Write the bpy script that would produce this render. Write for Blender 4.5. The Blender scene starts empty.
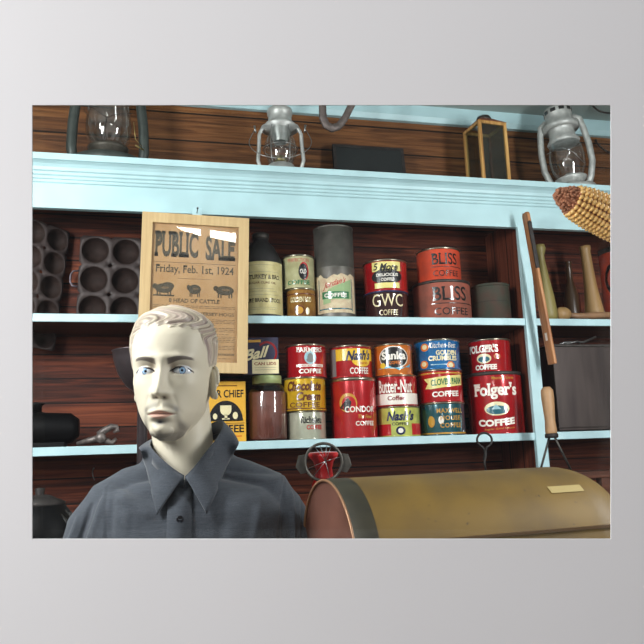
import bpy, bmesh, math, random
import numpy as np
from mathutils import Vector, Matrix, Euler
random.seed(7)
R = math.radians
scene = bpy.context.scene
C = scene.collection
# ------------------------------------------------------------------ camera
F = 720.0
YAW, PITCH, ROLL = -13.5, 10.387, 2.0
Rz = Matrix.Rotation(R(YAW), 3, 'Z'); Rx = Matrix.Rotation(R(PITCH), 3, 'X'); Ry = Matrix.Rotation(R(ROLL), 3, 'Y')
M = Rz @ Rx @ Ry                       # columns: right, forward, up
RIGHT, FWD, UP = M.col[0].copy(), M.col[1].copy(), M.col[2].copy()
EYE = Vector((0, 0, 1.45))
cam = bpy.data.cameras.new('camera'); co = bpy.data.objects.new('camera', cam); C.objects.link(co)
cam.sensor_width = 36; cam.lens = F / 644 * 36; cam.clip_start = 0.02
mw = Matrix.Identity(4)
for i in range(3):
    mw[i][0] = RIGHT[i]; mw[i][1] = UP[i]; mw[i][2] = -FWD[i]; mw[i][3] = EYE[i]
co.matrix_world = mw
scene.camera = co
scene.view_settings.view_transform = 'Standard'; scene.view_settings.look = 'None'
scene.view_settings.gamma = 1; scene.view_settings.exposure = 0; scene.view_settings.use_curve_mapping = False

def ray(px, py): return RIGHT * (px - 322) + FWD * F + UP * (322 - py)
def at(px, py, Y):                      # point of the plane y = Y seen at that pixel
    d = ray(px, py); return EYE + d * (Y / d.y)
def atd(px, py, D):                     # point at forward depth D
    return EYE + ray(px, py) * (D / F)
def ppm(p): return F / (p - EYE).dot(FWD)

# ------------------------------------------------------------------ materials
MATS = {}
def lin(c): return tuple(((v / 255) / 12.92 if v / 255 <= .04045 else ((v / 255 + .055) / 1.055) ** 2.4) for v in c)
def nmat(name):
    m = bpy.data.materials.new(name); m.use_nodes = True
    nt = m.node_tree; b = nt.nodes['Principled BSDF']; return m, nt, b
def mat(name, rgb, rough=.5, metal=0, var=0, scale=40, bump=0, spec=.5, col2=None, coat=0, stretch=(1, 1, 1)):
    if name in MATS: return MATS[name]
    m, nt, b = nmat(name); L = nt.links.new
    c = lin(rgb) + (1,)
    b.inputs['Base Color'].default_value = c
    b.inputs['Roughness'].default_value = rough; b.inputs['Metallic'].default_value = metal
    b.inputs['Specular IOR Level'].default_value = spec
    if coat: b.inputs['Coat Weight'].default_value = coat; b.inputs['Coat Roughness'].default_value = .07
    if var or bump or col2:
        tc = nt.nodes.new('ShaderNodeTexCoord'); mp = nt.nodes.new('ShaderNodeMapping'); mp.inputs['Scale'].default_value = stretch
        L(tc.outputs['Object'], mp.inputs[0])
        n = nt.nodes.new('ShaderNodeTexNoise'); n.inputs['Scale'].default_value = scale; n.inputs['Detail'].default_value = 5
        L(mp.outputs[0], n.inputs['Vector'])
        if col2 or var:
            mx = nt.nodes.new('ShaderNodeMix'); mx.data_type = 'RGBA'
            cr = nt.nodes.new('ShaderNodeMapRange'); cr.inputs[1].default_value = .35; cr.inputs[2].default_value = .68
            L(n.outputs['Fac'], cr.inputs[0]); L(cr.outputs[0], mx.inputs[0])
            if col2: a, d = c, lin(col2) + (1,)
            else: a, d = tuple(v * (1 - var) for v in c[:3]) + (1,), tuple(min(1, v * (1 + var)) for v in c[:3]) + (1,)
            mx.inputs[6].default_value = a; mx.inputs[7].default_value = d
            L(mx.outputs[2], b.inputs['Base Color'])
        if bump:
            bp = nt.nodes.new('ShaderNodeBump'); bp.inputs['Strength'].default_value = bump; bp.inputs['Distance'].default_value = .002
            L(n.outputs['Fac'], bp.inputs['Height']); L(bp.outputs[0], b.inputs['Normal'])
    MATS[name] = m; return m

def planks(name, rgbs, h=.083, axis='Z', rough=.45, grain='X', off=0.0, seam=.03):
    m, nt, b = nmat(name); L = nt.links.new; N = nt.nodes.new
    tc = N('ShaderNodeTexCoord'); sp = N('ShaderNodeSeparateXYZ'); L(tc.outputs['Object'], sp.inputs[0])
    def math_(op, a, bb=None):
        n = N('ShaderNodeMath'); n.operation = op
        for i, v in enumerate((a, bb)):
            if v is None: continue
            if isinstance(v, (int, float)): n.inputs[i].default_value = v
            else: L(v, n.inputs[i])
        return n.outputs[0]
    q = math_('DIVIDE', math_('ADD', sp.outputs[axis], off), h)
    fl = math_('FLOOR', q); fr = math_('FRACT', q)
    wn = N('ShaderNodeTexWhiteNoise'); wn.noise_dimensions = '1D'; L(fl, wn.inputs['W'])
    # grain coordinates shifted per board
    cx = N('ShaderNodeCombineXYZ')
    src = {'X': sp.outputs['X'], 'Y': sp.outputs['Y'], 'Z': sp.outputs['Z']}
    gx = math_('MULTIPLY', src[grain], 2.2); gx = math_('ADD', gx, math_('MULTIPLY', wn.outputs['Value'], 37))
    L(gx, cx.inputs[0]); L(math_('MULTIPLY', sp.outputs[axis], 42), cx.inputs[1])
    other = [k for k in 'XYZ' if k not in (grain, axis)][0]
    L(math_('MULTIPLY', src[other], 30), cx.inputs[2])
    n = N('ShaderNodeTexNoise'); n.inputs['Scale'].default_value = 1.3; n.inputs['Detail'].default_value = 7; n.inputs['Distortion'].default_value = 1.3
    L(cx.outputs[0], n.inputs['Vector'])
    ra = N('ShaderNodeValToRGB'); e = ra.color_ramp.elements
    e[0].position = .3; e[0].color = lin(rgbs[0]) + (1,); e[1].position = .72; e[1].color = lin(rgbs[2]) + (1,)
    k = ra.color_ramp.elements.new(.5); k.color = lin(rgbs[1]) + (1,)
    L(math_('ADD', n.outputs['Fac'], math_('MULTIPLY', math_('SUBTRACT', wn.outputs['Value'], .5), .22)), ra.inputs[0])
    # seam
    d = math_('MINIMUM', fr, math_('SUBTRACT', 1, fr))
    sm = math_('LESS_THAN', d, seam)
    mx = N('ShaderNodeMix'); mx.data_type = 'RGBA'; L(sm, mx.inputs[0]); L(ra.outputs[0], mx.inputs[6]); mx.inputs[7].default_value = lin([v * .35 for v in rgbs[0]]) + (1,)
    L(mx.outputs[2], b.inputs['Base Color']); b.inputs['Roughness'].default_value = rough; b.inputs['Specular IOR Level'].default_value = .25
    bp = N('ShaderNodeBump'); bp.inputs['Strength'].default_value = .35; bp.inputs['Distance'].default_value = .002
    L(math_('SUBTRACT', n.outputs['Fac'], math_('MULTIPLY', sm, 1.5)), bp.inputs['Height']); L(bp.outputs[0], b.inputs['Normal'])
    return m

def glassmat(name, tint=(255, 255, 255), fac=.12, rough=.02, gl=(1, 1, 1)):
    m = bpy.data.materials.new(name); m.use_nodes = True; nt = m.node_tree; nt.nodes.clear(); N = nt.nodes.new; L = nt.links.new
    o = N('ShaderNodeOutputMaterial'); mx = N('ShaderNodeMixShader'); t = N('ShaderNodeBsdfTransparent'); g = N('ShaderNodeBsdfGlossy')
    t.inputs[0].default_value = lin(tint) + (1,); g.inputs['Roughness'].default_value = rough; g.inputs[0].default_value = tuple(gl) + (1,)
    lw = N('ShaderNodeLayerWeight'); lw.inputs[0].default_value = .5
    pw = N('ShaderNodeMath'); pw.operation = 'POWER'; pw.inputs[1].default_value = 4; L(lw.outputs['Facing'], pw.inputs[0])
    mul = N('ShaderNodeMath'); mul.operation = 'MULTIPLY_ADD'; mul.inputs[1].default_value = .55; mul.inputs[2].default_value = fac; mul.use_clamp = True; L(pw.outputs[0], mul.inputs[0])
    L(mul.outputs[0], mx.inputs[0]); L(t.outputs[0], mx.inputs[1]); L(g.outputs[0], mx.inputs[2]); L(mx.outputs[0], o.inputs[0])
    return m

AQUA = mat('aqua_paint', (172, 204, 208), .45, var=.07, scale=9, bump=.12)
AQUA_WORN = mat('aqua_paint_worn', (168, 200, 205), .5, scale=16, col2=(182, 212, 216), bump=.2)
PLANK = planks('back_planks', ((42, 18, 10), (84, 37, 21), (120, 61, 35)), .083, off=.012, rough=.7)
PLANK_UP = planks('upper_planks', ((66, 40, 22), (102, 64, 35), (128, 86, 50)), .11, off=.02)
PANEL = planks('divider_boards', ((70, 34, 24), (104, 54, 38), (124, 68, 48)), .1, axis='Y', grain='Z')
FLOORM = planks('floor_boards', ((70, 50, 35), (96, 70, 48), (120, 90, 62)), .12, axis='Y', grain='X')
WALLM = mat('gallery_wall_paint', (226, 225, 226), .9, var=.01, scale=3, spec=.2)
CEIL = mat('ceiling_paint', (150, 162, 158), .7, var=.1, scale=3)
TIN = mat('tin', (150, 150, 148), .32, .9, var=.12, scale=60, bump=.1)
TIN_DARK = mat('tin_dark', (72, 68, 64), .5, .7, var=.3, scale=50, bump=.2)
TIN_RIM = mat('tin_rim', (165, 158, 140), .28, .95, var=.2, scale=90)
IRON = mat('iron', (48, 44, 42), .6, .5, var=.35, scale=50, bump=.3)
IRON_BROWN = mat('iron_brown', (74, 60, 56), .6, .35, var=.3, scale=40, bump=.25)
BLACK = mat('black_enamel', (6, 6, 7), .5, spec=.12)
GALV = mat('galvanised', (176, 178, 174), .45, .4, var=.18, scale=45, bump=.15)
GALV_D = mat('galvanised_dull', (58, 64, 60), .5, .4, var=.2, scale=45, bump=.15)
GLOBE = glassmat('globe_glass', (232, 234, 234), .13, .06)
CLEAR = glassmat('clear_glass', (246, 248, 246), .05)
PANE = glassmat('window_pane_glass', (253, 254, 253), .012)
PICGLASS = glassmat('picture_glass', (250, 250, 248), .05, .01)

# ------------------------------------------------------------------ object helpers
def obj(name, me, parent=None, smooth=None, **kw):
    o = bpy.data.objects.new(name, me); C.objects.link(o)
    if parent: o.parent = parent
    for k, v in kw.items(): o[k] = v
    return o
def empty(name, loc, label=None, cat=None, group=None, rot=(0, 0, 0)):
    o = bpy.data.objects.new(name, None); C.objects.link(o); o.location = loc; o.rotation_euler = rot
    o.empty_display_size = .02
    if label: o['label'] = label; o['category'] = cat
    if group: o['group'] = group
    return o
def tag(o, label, cat, group=None):
    o['label'] = label; o['category'] = cat
    if group: o['group'] = group
    return o

class MB:
    def __init__(s): s.v = []; s.f = []; s.m = []; s.s = []; s.mats = []
    def mi(s, m):
        if m not in s.mats: s.mats.append(m)
        return s.mats.index(m)
    def add(s, vs, fs, m, smooth=False, X=None):
        n = len(s.v); k = s.mi(m)
        for v in vs:
            v = Vector(v); s.v.append(tuple(X @ v if X else v))
        for f in fs: s.f.append(tuple(i + n for i in f)); s.m.append(k); s.s.append(smooth)
        return s
    def box(s, lo, hi, m, X=None):
        x0, y0, z0 = lo; x1, y1, z1 = hi
        vs = [(x0, y0, z0), (x1, y0, z0), (x1, y1, z0), (x0, y1, z0), (x0, y0, z1), (x1, y0, z1), (x1, y1, z1), (x0, y1, z1)]
        return s.add(vs, [(0, 3, 2, 1), (4, 5, 6, 7), (0, 1, 5, 4), (1, 2, 6, 5), (2, 3, 7, 6), (3, 0, 4, 7)], m, False, X)
    def prism(s, poly, a, b, m, axis='X', X=None, smooth=False):
        # polygon in the two other axes, extruded from a to b
        def P(p, t):
            return {'X': (t, p[0], p[1]), 'Y': (p[0], t, p[1]), 'Z': (p[0], p[1], t)}[axis]
        n = len(poly); vs = [P(p, a) for p in poly] + [P(p, b) for p in poly]
        fs = [tuple(range(n)), tuple(range(2 * n - 1, n - 1, -1))] + [(i, i + n, (i + 1) % n + n, (i + 1) % n) for i in range(n)]
        return s.add(vs, fs, m, smooth, X)
    def lathe(s, prof, m, n=40, X=None, smooth=True, cap=True, a0=0, a1=2 * math.pi):
        full = abs(a1 - a0 - 2 * math.pi) < 1e-6; k = n if full else n + 1
        vs = []
        for r, z in prof:
            for i in range(k):
                a = a0 + (a1 - a0) * i / n; vs.append((r * math.cos(a), r * math.sin(a), z))
        fs = []
        for j in range(len(prof) - 1):
            for i in range(n if full else n):
                i2 = (i + 1) % k if full else i + 1
                fs.append((j * k + i, j * k + i2, (j + 1) * k + i2, (j + 1) * k + i))
        if cap and full:
            if prof[0][0] > 1e-6: fs.append(tuple(range(k - 1, -1, -1)))
            if prof[-1][0] > 1e-6: fs.append(tuple((len(prof) - 1) * k + i for i in range(k)))
        return s.add(vs, fs, m, smooth, X)
    def tube(s, pts, r, m, n=10, closed=False, X=None, smooth=True, flat=None):
        pts = [Vector(p) for p in pts]; N = len(pts); vs = []
        rr = r if isinstance(r, (list, tuple)) else [r] * N
        up = None
        for i, p in enumerate(pts):
            if closed: t = pts[(i + 1) % N] - pts[i - 1]
            else: t = pts[min(i + 1, N - 1)] - pts[max(i - 1, 0)]
            t.normalize()
            if up is None:
                up = Vector((0, 0, 1)) if abs(t.z) < .9 else Vector((0, 1, 0))
            a = t.cross(up); a.normalize(); b = a.cross(t); b.normalize(); up = b
            for k in range(n):
                th = 2 * math.pi * k / n
                q1, q2 = (flat or (1, 1))
                vs.append(tuple(p + a * math.cos(th) * rr[i] * q1 + b * math.sin(th) * rr[i] * q2))
        fs = []
        for i in range(N if closed else N - 1):
            j = (i + 1) % N
            for k in range(n):
                k2 = (k + 1) % n; fs.append((i * n + k, i * n + k2, j * n + k2, j * n + k))
        if not closed: fs += [tuple(range(n - 1, -1, -1)), tuple((N - 1) * n + k for k in range(n))]
        return s.add(vs, fs, m, smooth, X)
    def sphere(s, c, r, m, nu=20, nv=12, X=None):
        rx, ry, rz = (r, r, r) if isinstance(r, (int, float)) else r
        vs = []; fs = []
        for j in range(nv + 1):
            ph = math.pi * j / nv
            for i in range(nu):
                th = 2 * math.pi * i / nu
                vs.append((c[0] + rx * math.sin(ph) * math.cos(th), c[1] + ry * math.sin(ph) * math.sin(th), c[2] - rz * math.cos(ph)))
        for j in range(nv):
            for i in range(nu):
                i2 = (i + 1) % nu
                fs.append((j * nu + i, j * nu + i2, (j + 1) * nu + i2, (j + 1) * nu + i))
        return s.add(vs, fs, m, True, X)
    def build(s, name, parent=None, bevel=0, autosm=False, **kw):
        me = bpy.data.meshes.new(name); me.from_pydata(s.v, [], s.f)
        for m in s.mats: me.materials.append(m)
        me.polygons.foreach_set('material_index', s.m); me.polygons.foreach_set('use_smooth', s.s)
        me.validate(); me.update()
        bm = bmesh.new(); bm.from_mesh(me); bmesh.ops.remove_doubles(bm, verts=bm.verts, dist=1e-6)
        bmesh.ops.recalc_face_normals(bm, faces=bm.faces); bm.to_mesh(me); bm.free()
        o = obj(name, me, parent, **kw)
        if bevel:
            b = o.modifiers.new('bevel', 'BEVEL'); b.width = bevel; b.segments = 2; b.limit_method = 'ANGLE'
        return o
T = Matrix.Translation
def RX(a): return Matrix.Rotation(R(a), 4, 'X')
def RY(a): return Matrix.Rotation(R(a), 4, 'Y')
def RZ(a): return Matrix.Rotation(R(a), 4, 'Z')

# ------------------------------------------------------------------ lettering
_tc = {}
def glyphs(txt, bold=0.0, shear=0.0, serif=0.0, space=1.0):
    key = (txt, bold, shear, serif, space)
    if key in _tc: return _tc[key]
    outv, outf = [], []
    cu = bpy.data.curves.new('t', 'FONT'); cu.body = txt; cu.size = 1; cu.offset = bold; cu.space_character = space; cu.resolution_u = 3
    cu.fill_mode = 'FRONT' if hasattr(cu, 'fill_mode') else cu.fill_mode
    o = bpy.data.objects.new('t', cu); me = o.to_mesh()
    vs = [(v.co.x, v.co.y) for v in me.vertices]; fs = [tuple(p.vertices) for p in me.polygons]
    o.to_mesh_clear(); bpy.data.objects.remove(o); bpy.data.curves.remove(cu)
    if serif:
        cnt = {}
        for f in fs:
            for i in range(len(f)):
                e = tuple(sorted((f[i], f[(i + 1) % len(f)]))); cnt[e] = cnt.get(e, 0) + 1
        ext = [e for e, c in cnt.items() if c == 1]
        for a, b in ext:
            (xa, ya), (xb, yb) = vs[a], vs[b]
            if abs(ya - yb) > .004 or abs(xa - xb) < .05 or abs(xa - xb) > .55: continue
            base = abs(ya - min(0, -bold)) < .03 or abs(ya + bold) < .03
            top = ya > .45 and not base
            if not (base or top): continue
            x0, x1 = min(xa, xb) - serif, max(xa, xb) + serif; t = .075 + bold
            y0, y1 = (ya, ya + t) if base else (ya - t, ya)
            n = len(vs); vs += [(x0, y0), (x1, y0), (x1, y1), (x0, y1)]; fs.append((n, n + 1, n + 2, n + 3))
    vs = [(x + shear * y, y) for x, y in vs]
    x0 = min(v[0] for v in vs); x1 = max(v[0] for v in vs); y0 = min(v[1] for v in vs); y1 = max(v[1] for v in vs)
    vs = [((x - (x0 + x1) / 2) / (x1 - x0), (y - y0) / (y1 - y0)) for x, y in vs]
    _tc[key] = (vs, fs); return _tc[key]

def slice_mesh(vs, fs, step):
    bm = bmesh.new(); bv = [bm.verts.new((x, 0, z)) for x, z in vs]
    for f in fs:
        try: bm.faces.new([bv[i] for i in f])
        except ValueError: pass
    if bm.verts:
        x0 = min(v.co.x for v in bm.verts); x1 = max(v.co.x for v in bm.verts); x = x0 + step
        while x < x1:
            g = list(bm.verts) + list(bm.edges) + list(bm.faces)
            bmesh.ops.bisect_plane(bm, geom=g, plane_co=(x, 0, 0), plane_no=(1, 0, 0)); x += step
    bm.verts.index_update()
    r = [(v.co.x, v.co.z) for v in bm.verts], [tuple(v.index for v in f.verts) for f in bm.faces]
    bm.free(); return r

class Print:
    """flat artwork in label coordinates (x, z), wrapped on a cylinder or left flat; y is the front"""
    def __init__(s, Rad=None, phi=0): s.R = Rad; s.phi = phi; s.mb = MB()
    def put(s, vs, fs, m, lift):
        if s.R:
            vs, fs = slice_mesh(vs, fs, s.R * .12)
            rr = s.R + lift; out = []
            for x, z in vs:
                a = -math.pi / 2 + x / s.R + s.phi; out.append((rr * math.cos(a), rr * math.sin(a), z))
        else: out = [(x, -lift, z) for x, z in vs]
        s.mb.add(out, fs, m)
    def text(s, t, cx, z, w, h, m, bold=.02, shear=0, serif=0, lift=.0007, arc=0, slope=0, space=1.0):
        vs, fs = glyphs(t, bold, shear, serif, space)
        v2 = [(cx + x * w, z + y * h + slope * x * w + arc * (1 - 4 * x * x)) for x, y in vs]
        s.put(v2, fs, m, lift)
    def rect(s, x0, z0, x1, z1, m, lift=.0004, slope=0):
        s.put([(x0, z0), (x1, z0 + slope * (x1 - x0)), (x1, z1 + slope * (x1 - x0)), (x0, z1)], [(0, 1, 2, 3)], m, lift)
    def disc(s, cx, cz, rx, rz, m, lift=.0005, n=28, a0=0, a1=360):
        vs = [(cx + rx * math.cos(R(a0 + (a1 - a0) * i / n)), cz + rz * math.sin(R(a0 + (a1 - a0) * i / n))) for i in range(n + (a1 - a0 < 360))]
        s.put(vs, [tuple(range(len(vs)))], m, lift)
    def poly(s, pts, m, lift=.0006): s.put(pts, [tuple(range(len(pts)))], m, lift)
    def build(s, name, parent, z=0):
        o = s.mb.build(name, parent); o.location.z = z; return o

def ink(n, c, rough=.35): return mat('ink_' + n, c, .25, coat=.8)
WHITE = ink('white', (232, 226, 214)); CREAM = ink('cream', (226, 214, 170)); RED = ink('red', (176, 26, 32)); DRED = ink('dark_red', (128, 20, 26))
YEL = ink('yellow', (222, 180, 44)); PALEY = ink('pale_yellow', (224, 212, 130)); BLK = ink('black', (22, 20, 22)); NAVY = ink('navy', (26, 32, 70))
BLUE = ink('blue', (36, 112, 168)); TEAL = ink('teal', (26, 92, 104)); ORNG = ink('orange', (216, 118, 36)); GREEN = ink('green', (50, 112, 72))
GOLD = ink('gold', (190, 140, 50)); BROWN = ink('brown', (92, 44, 20)); LBLUE = ink('light_blue', (90, 170, 196)); GREY = ink('grey', (120, 120, 118))
LGREEN = ink('light_green', (188, 196, 96)); SALMON = ink('salmon_orange', (206, 74, 42)); SKY = ink('sky', (150, 190, 200))
PINK = ink('ink_brownblack', (58, 46, 38))

# ------------------------------------------------------------------ the shelf unit
S = at(380, 380, 1).y and (atd(380, 380, 2.4)).y
DEP = .28; BK = S + DEP
def zat(py, Y=S, px=321): return at(px, py, Y).z
z_low = zat(439.0); z_low_b = zat(447.2)
z_mid = zat(316.2); z_mid_b = zat(323.6)
z_cb = zat(219.5); CP = .055                      # cornice projection
z_ct = zat(168.4, S - CP)
X0, X1 = -1.25, 2.75
SUB = .018                                        # fascia
SHW = planks('shelf_boards', ((52, 28, 18), (76, 42, 28), (92, 54, 36)), .14, axis='Y', grain='X')
# horizontal shelves
def shelf_board(z0, z1, name, lab):
    b = MB(); b.box((X0, S, z0), (X1, BK, z1), AQUA_WORN)
    o = b.build(name, None, .0015); o['kind'] = 'structure'; return o
shelf_unit = empty('shelf_unit', (0, S, 0), 'turquoise-painted wooden wall shelving with a moulded cornice, holding the coffee tins', 'shelving')
def su(mb, name, bevel=.0015, **kw):
    o = mb.build(name, shelf_unit, bevel, **kw); o.location = (0, -S, 0); return o
for z0, z1 in ((z_low_b, z_low), (z_mid_b, z_mid), (z_low_b - .42, z_low - .42), (.09, .115)):
    b = MB(); b.box((X0, S + .012, z0), (X1, BK, z1), SHW); b.box((X0, S, z0), (X1, S + .012, z1), AQUA_WORN); su(b, 'shelf')
# ledge board under the lanterns + fascia + moulding
b = MB(); b.box((X0, S - .01, z_ct - .022), (X1, BK, z_ct), AQUA); su(b, 'top_ledge')
h = z_ct - z_cb
prof = [(S + SUB, z_cb), (S - .004, z_cb), (S - .004, z_cb + .50 * h), (S - .010, z_cb + .52 * h), (S - .010, z_cb + .565 * h), (S - .015, z_cb + .58 * h),
        (S - .015, z_cb + .625 * h), (S - .021, z_cb + .65 * h), (S - .021, z_cb + .70 * h), (S - .027, z_cb + .72 * h), (S - .030, z_cb + .78 * h),
        (S - .037, z_cb + .83 * h), (S - .048, z_cb + .865 * h), (S - CP, z_cb + .87 * h), (S - CP, z_ct), (S + SUB, z_ct)]
b = MB(); b.prism(prof, X0, X1, AQUA, 'X'); su(b, 'cornice', .0008)
# upright dividers (reddish boards) with aqua face strips
xs_div = [at(523, 270, S).x + .012, at(197, 214, S).x, at(523, 270, S).x + 1.15, X0 + .02]
for i, x in enumerate(xs_div):
    b = MB(); b.box((x - .009, S + .012, .0), (x + .009, BK, z_cb + .3 * h), PANEL); su(b, 'divider_panel', 0)
    wz = .0215 if i == 0 else .016
    b = MB(); b.box((x - wz, S - .006, .0), (x + wz, S + .012, z_cb + .02), AQUA_WORN); su(b, 'face_strip')
# rear-wall planks
b = MB(); b.box((X0 - .5, BK, 0), (X1 + .3, BK + .02, z_ct - .01), PLANK); o = b.build('wall_back', kind='structure')
zt = at(480, 118, BK).z; zb_ = at(480, 126.5, BK - .02).z
b = MB(); b.box((X0 - .5, BK + .001, z_ct - .01), (X1 + .3, BK + .02, zt + .02), PLANK_UP); b.build('wall_back_upper', kind='structure')
b = MB(); b.prism([(BK, zb_), (BK - .02, zb_), (BK - .03, zb_ + .02), (BK - .03, zt + .03), (BK, zt + .03)], X0 - .5, X1 + .3, AQUA, 'X'); b.build('trim_1', None, .001, kind='structure')
b = MB(); b.box((X0 - .5, .55, zt + .018), (X1 + .3, BK + .02, zt + .06), CEIL); b.build('ceiling', kind='structure')
b = MB(); b.box((X0 - .5, -2.5, -.04), (X1 + .3, BK + .02, 0), FLOORM); b.build('floor', kind='structure')
WP = mat('side_wall_paint', (150, 140, 124), .8, var=.06, scale=5)
b = MB(); b.box((X0 - .54, .9, 0), (X0 - .5, BK + .02, zt + .06), WP); b.build('wall_left', kind='structure')
b = MB(); b.box((X1 + .3, .9, 0), (X1 + .34, BK + .02, zt + .06), WP); b.build('wall_right', kind='structure')

# ------------------------------------------------------------------ front wall with the window opening
WD = .80
k = WD / F
ox0, ox1, oz0, oz1 = (32 - 322) * k, (611 - 322) * k, (322 - 539) * k, (322 - 105) * k
wm = mw @ Matrix(((1, 0, 0, 0), (0, 0, 1, 0), (0, 1, 0, 0), (0, 0, 0, 1)))   # local x right, y toward viewer?, z up
wallX = Matrix.Identity(4)
for i in range(3):
    wallX[i][0] = RIGHT[i]; wallX[i][1] = FWD[i]; wallX[i][2] = UP[i]; wallX[i][3] = (EYE + FWD * WD)[i]
W, H, th, fl = 1.3, 1.15, .03, .035
vs = []
for (a, c, y) in ((W, H, 0), (W, H, th)):
    vs += [(-a, y, -c), (a, y, -c), (a, y, c), (-a, y, c)]
for (e, y) in ((0, 0), (0, .0015), (fl, th)):
    vs += [(ox0 - e, y, oz0 - e), (ox1 + e, y, oz0 - e), (ox1 + e, y, oz1 + e), (ox0 - e, y, oz1 + e)]
fs = []
for i in range(4):
    j = (i + 1) % 4
    fs += [(i, j, 8 + j, 8 + i), (8 + i, 8 + j, 12 + j, 12 + i), (12 + i, 12 + j, 16 + j, 16 + i), (4 + i, 16 + i, 16 + j, 4 + j), (i, 4 + i, 4 + j, j)]
b = MB(); b.add(vs, fs, WALLM); wf = b.build('wall_front', kind='structure'); wf.matrix_world = wallX
b = MB(); b.box((ox0 - .02, .016, oz0 - .02), (ox1 + .02, .019, oz1 + .02), PANE); w1 = b.build('window_1', kind='structure'); w1.matrix_world = wallX

# ------------------------------------------------------------------ cans
def solve_can(pl, pr, ptop, setback):
    pc = (pl + pr) / 2; r = .06
    for _ in range(6):
        Yc = S + setback + r; p = at(pc, ptop, Yc); r = (pr - pl) / 2 / ppm(p) / 1.0
        # silhouette half width ~ r / cos small; ignore
    zt_ = at(pc, ptop, Yc - r).z
    return p.x, Yc, r, zt_
def face_phi(x, y):                               # rotation that turns the label to the camera
    return math.atan2(x, y)                       # label front (-y) turned toward the origin
def tin_can(pl, pr, ptop, zbase, setback, body, label, art, off=0, group=None, name='coffee_tin', lid=TIN_RIM, rim=TIN_RIM, lab_lo=.05, lab_hi=.93, step=True, cat='tin', hh=None):
    x, y, r, zt_ = solve_can(pl, pr, ptop, setback)
    H_ = (zt_ - zbase) if hh is None else hh
    # label local x>0 is viewer right.  front turned to camera
    root = empty(name, (x, y, zbase), label, cat, group or 'coffee tins on the turquoise shelves', rot=(0, 0, -math.atan2(x, y)))
    e = .0018
    b = MB(); b.lathe([(0, .001), (r - .003, .001), (r, 0), (r + e, .001), (r + e, .004), (r, .0055), (r, H_ * .95 - .003), (r - .001, H_ * .95)], body, 56); b.build('body', root)
    b = MB()
    if step: b.lathe([(r - .003, H_ * .93), (r - .0005, H_ * .945), (r + e, H_ * .955), (r + e, H_ - .001), (r, H_), (r - .004, H_), (r - .006, H_ - .004), (0, H_ - .0045)], lid, 56)
    else: b.lathe([(r, H_ * .95 - .004), (r + e, H_ * .95), (r + e, H_ - .001), (r - .002, H_), (0, H_ - .001)], lid, 56)
    b.build('lid', root)
    p = Print(r, R(off)); art(p, r, H_); p.build('lettering', root)
    return root, zbase + H_
def can_body(n, c, rough=.3, **k): return mat('paint_' + n, c, .2, .3, var=.12, scale=35, coat=1, **k)
cR = can_body('red', (176, 24, 30)); cDR = can_body('folgers_red', (168, 20, 28)); cY = can_body('mustard', (206, 162, 30)); cS = can_body('silvered', (170, 170, 150))
cO = can_body('orange', (214, 118, 42)); cB = can_body('blue', (34, 108, 166)); cT = can_body('teal', (24, 78, 86)); cLG = can_body('lime', (190, 194, 96))
cBr = can_body('brown', (60, 26, 26)); cSal = mat('paint_salmon', (206, 72, 40), .5, .1, scale=25, col2=(176, 66, 44)); cSal2 = mat('paint_rusty', (158, 84, 66), .6, .1, scale=20, col2=(122, 72, 58), bump=.15)
cG = mat('paint_green_rust', (50, 58, 46), .65, .2, scale=22, col2=(74, 52, 42), bump=.2)
cCr = mat('paint_cream', (182, 178, 138), .45, .1, scale=25, col2=(150, 146, 104)); cGo = mat('paint_gold', (160, 116, 52), .4, .4, scale=30, col2=(120, 78, 34))
sb = .012
# --- stack D
def a_rich(p, r, H):
    p.text('Richelieu', r * .28, H * .56, r * 1.15, H * .24, BLK, .02, .12, .04); p.text('COFFEE', r * .42, H * .34, r * .85, H * .16, RED, .03)
_, zD = tin_can(287, 325.5, 410.5, z_low, sb, cS, 'silvery-grey coffee tin with black script, bottom of its stack beside the jar', a_rich)
def a_choc(p, r, H):
    p.rect(-r * 1.4, H * .04, r * 1.4, H * .08, BROWN)
    p.text('Chocolate', 0, H * .58, r * 1.75, H * .3, BROWN, .045, .25); p.text('Cream', r * .22, H * .29, r * 1.2, H * .26, BROWN, .045, .25)
    p.text('COFFEE', 0, H * .1, r * 1.5, H * .15, BROWN, .02)
_, zD = tin_can(283, 325, 376.5, zD, sb - .004, cY, 'mustard-yellow coffee tin with brown script lettering, in the middle of its stack', a_choc)
def a_farm(p, r, H):
    p.text('FARMERS', r * .2, H * .76, r * 1.35, H * .15, WHITE, .02, 0, .05, arc=-.003); p.disc(r * .22, H * .58, r * .3, H * .2, SKY, .0005); p.disc(r * .22, H * .58, r * .15, H * .13, GREY, .0008); p.disc(r * .22, H * .5, r * .2, H * .07, GREY, .0008)
    p.rect(-r * .5, H * .3, r * .95, H * .38, WHITE); p.text('CHOICEST BLEND', r * .22, H * .315, r * 1.2, H * .05, RED, .01, lift=.001)
    p.text('COFFEE', r * .22, H * .1, r * 1.15, H * .14, WHITE, .03)
tin_can(285.5, 325.5, 343.5, zD, sb, cR, 'red coffee tin with a pale round portrait, on top of the mustard tin', a_farm)
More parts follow.
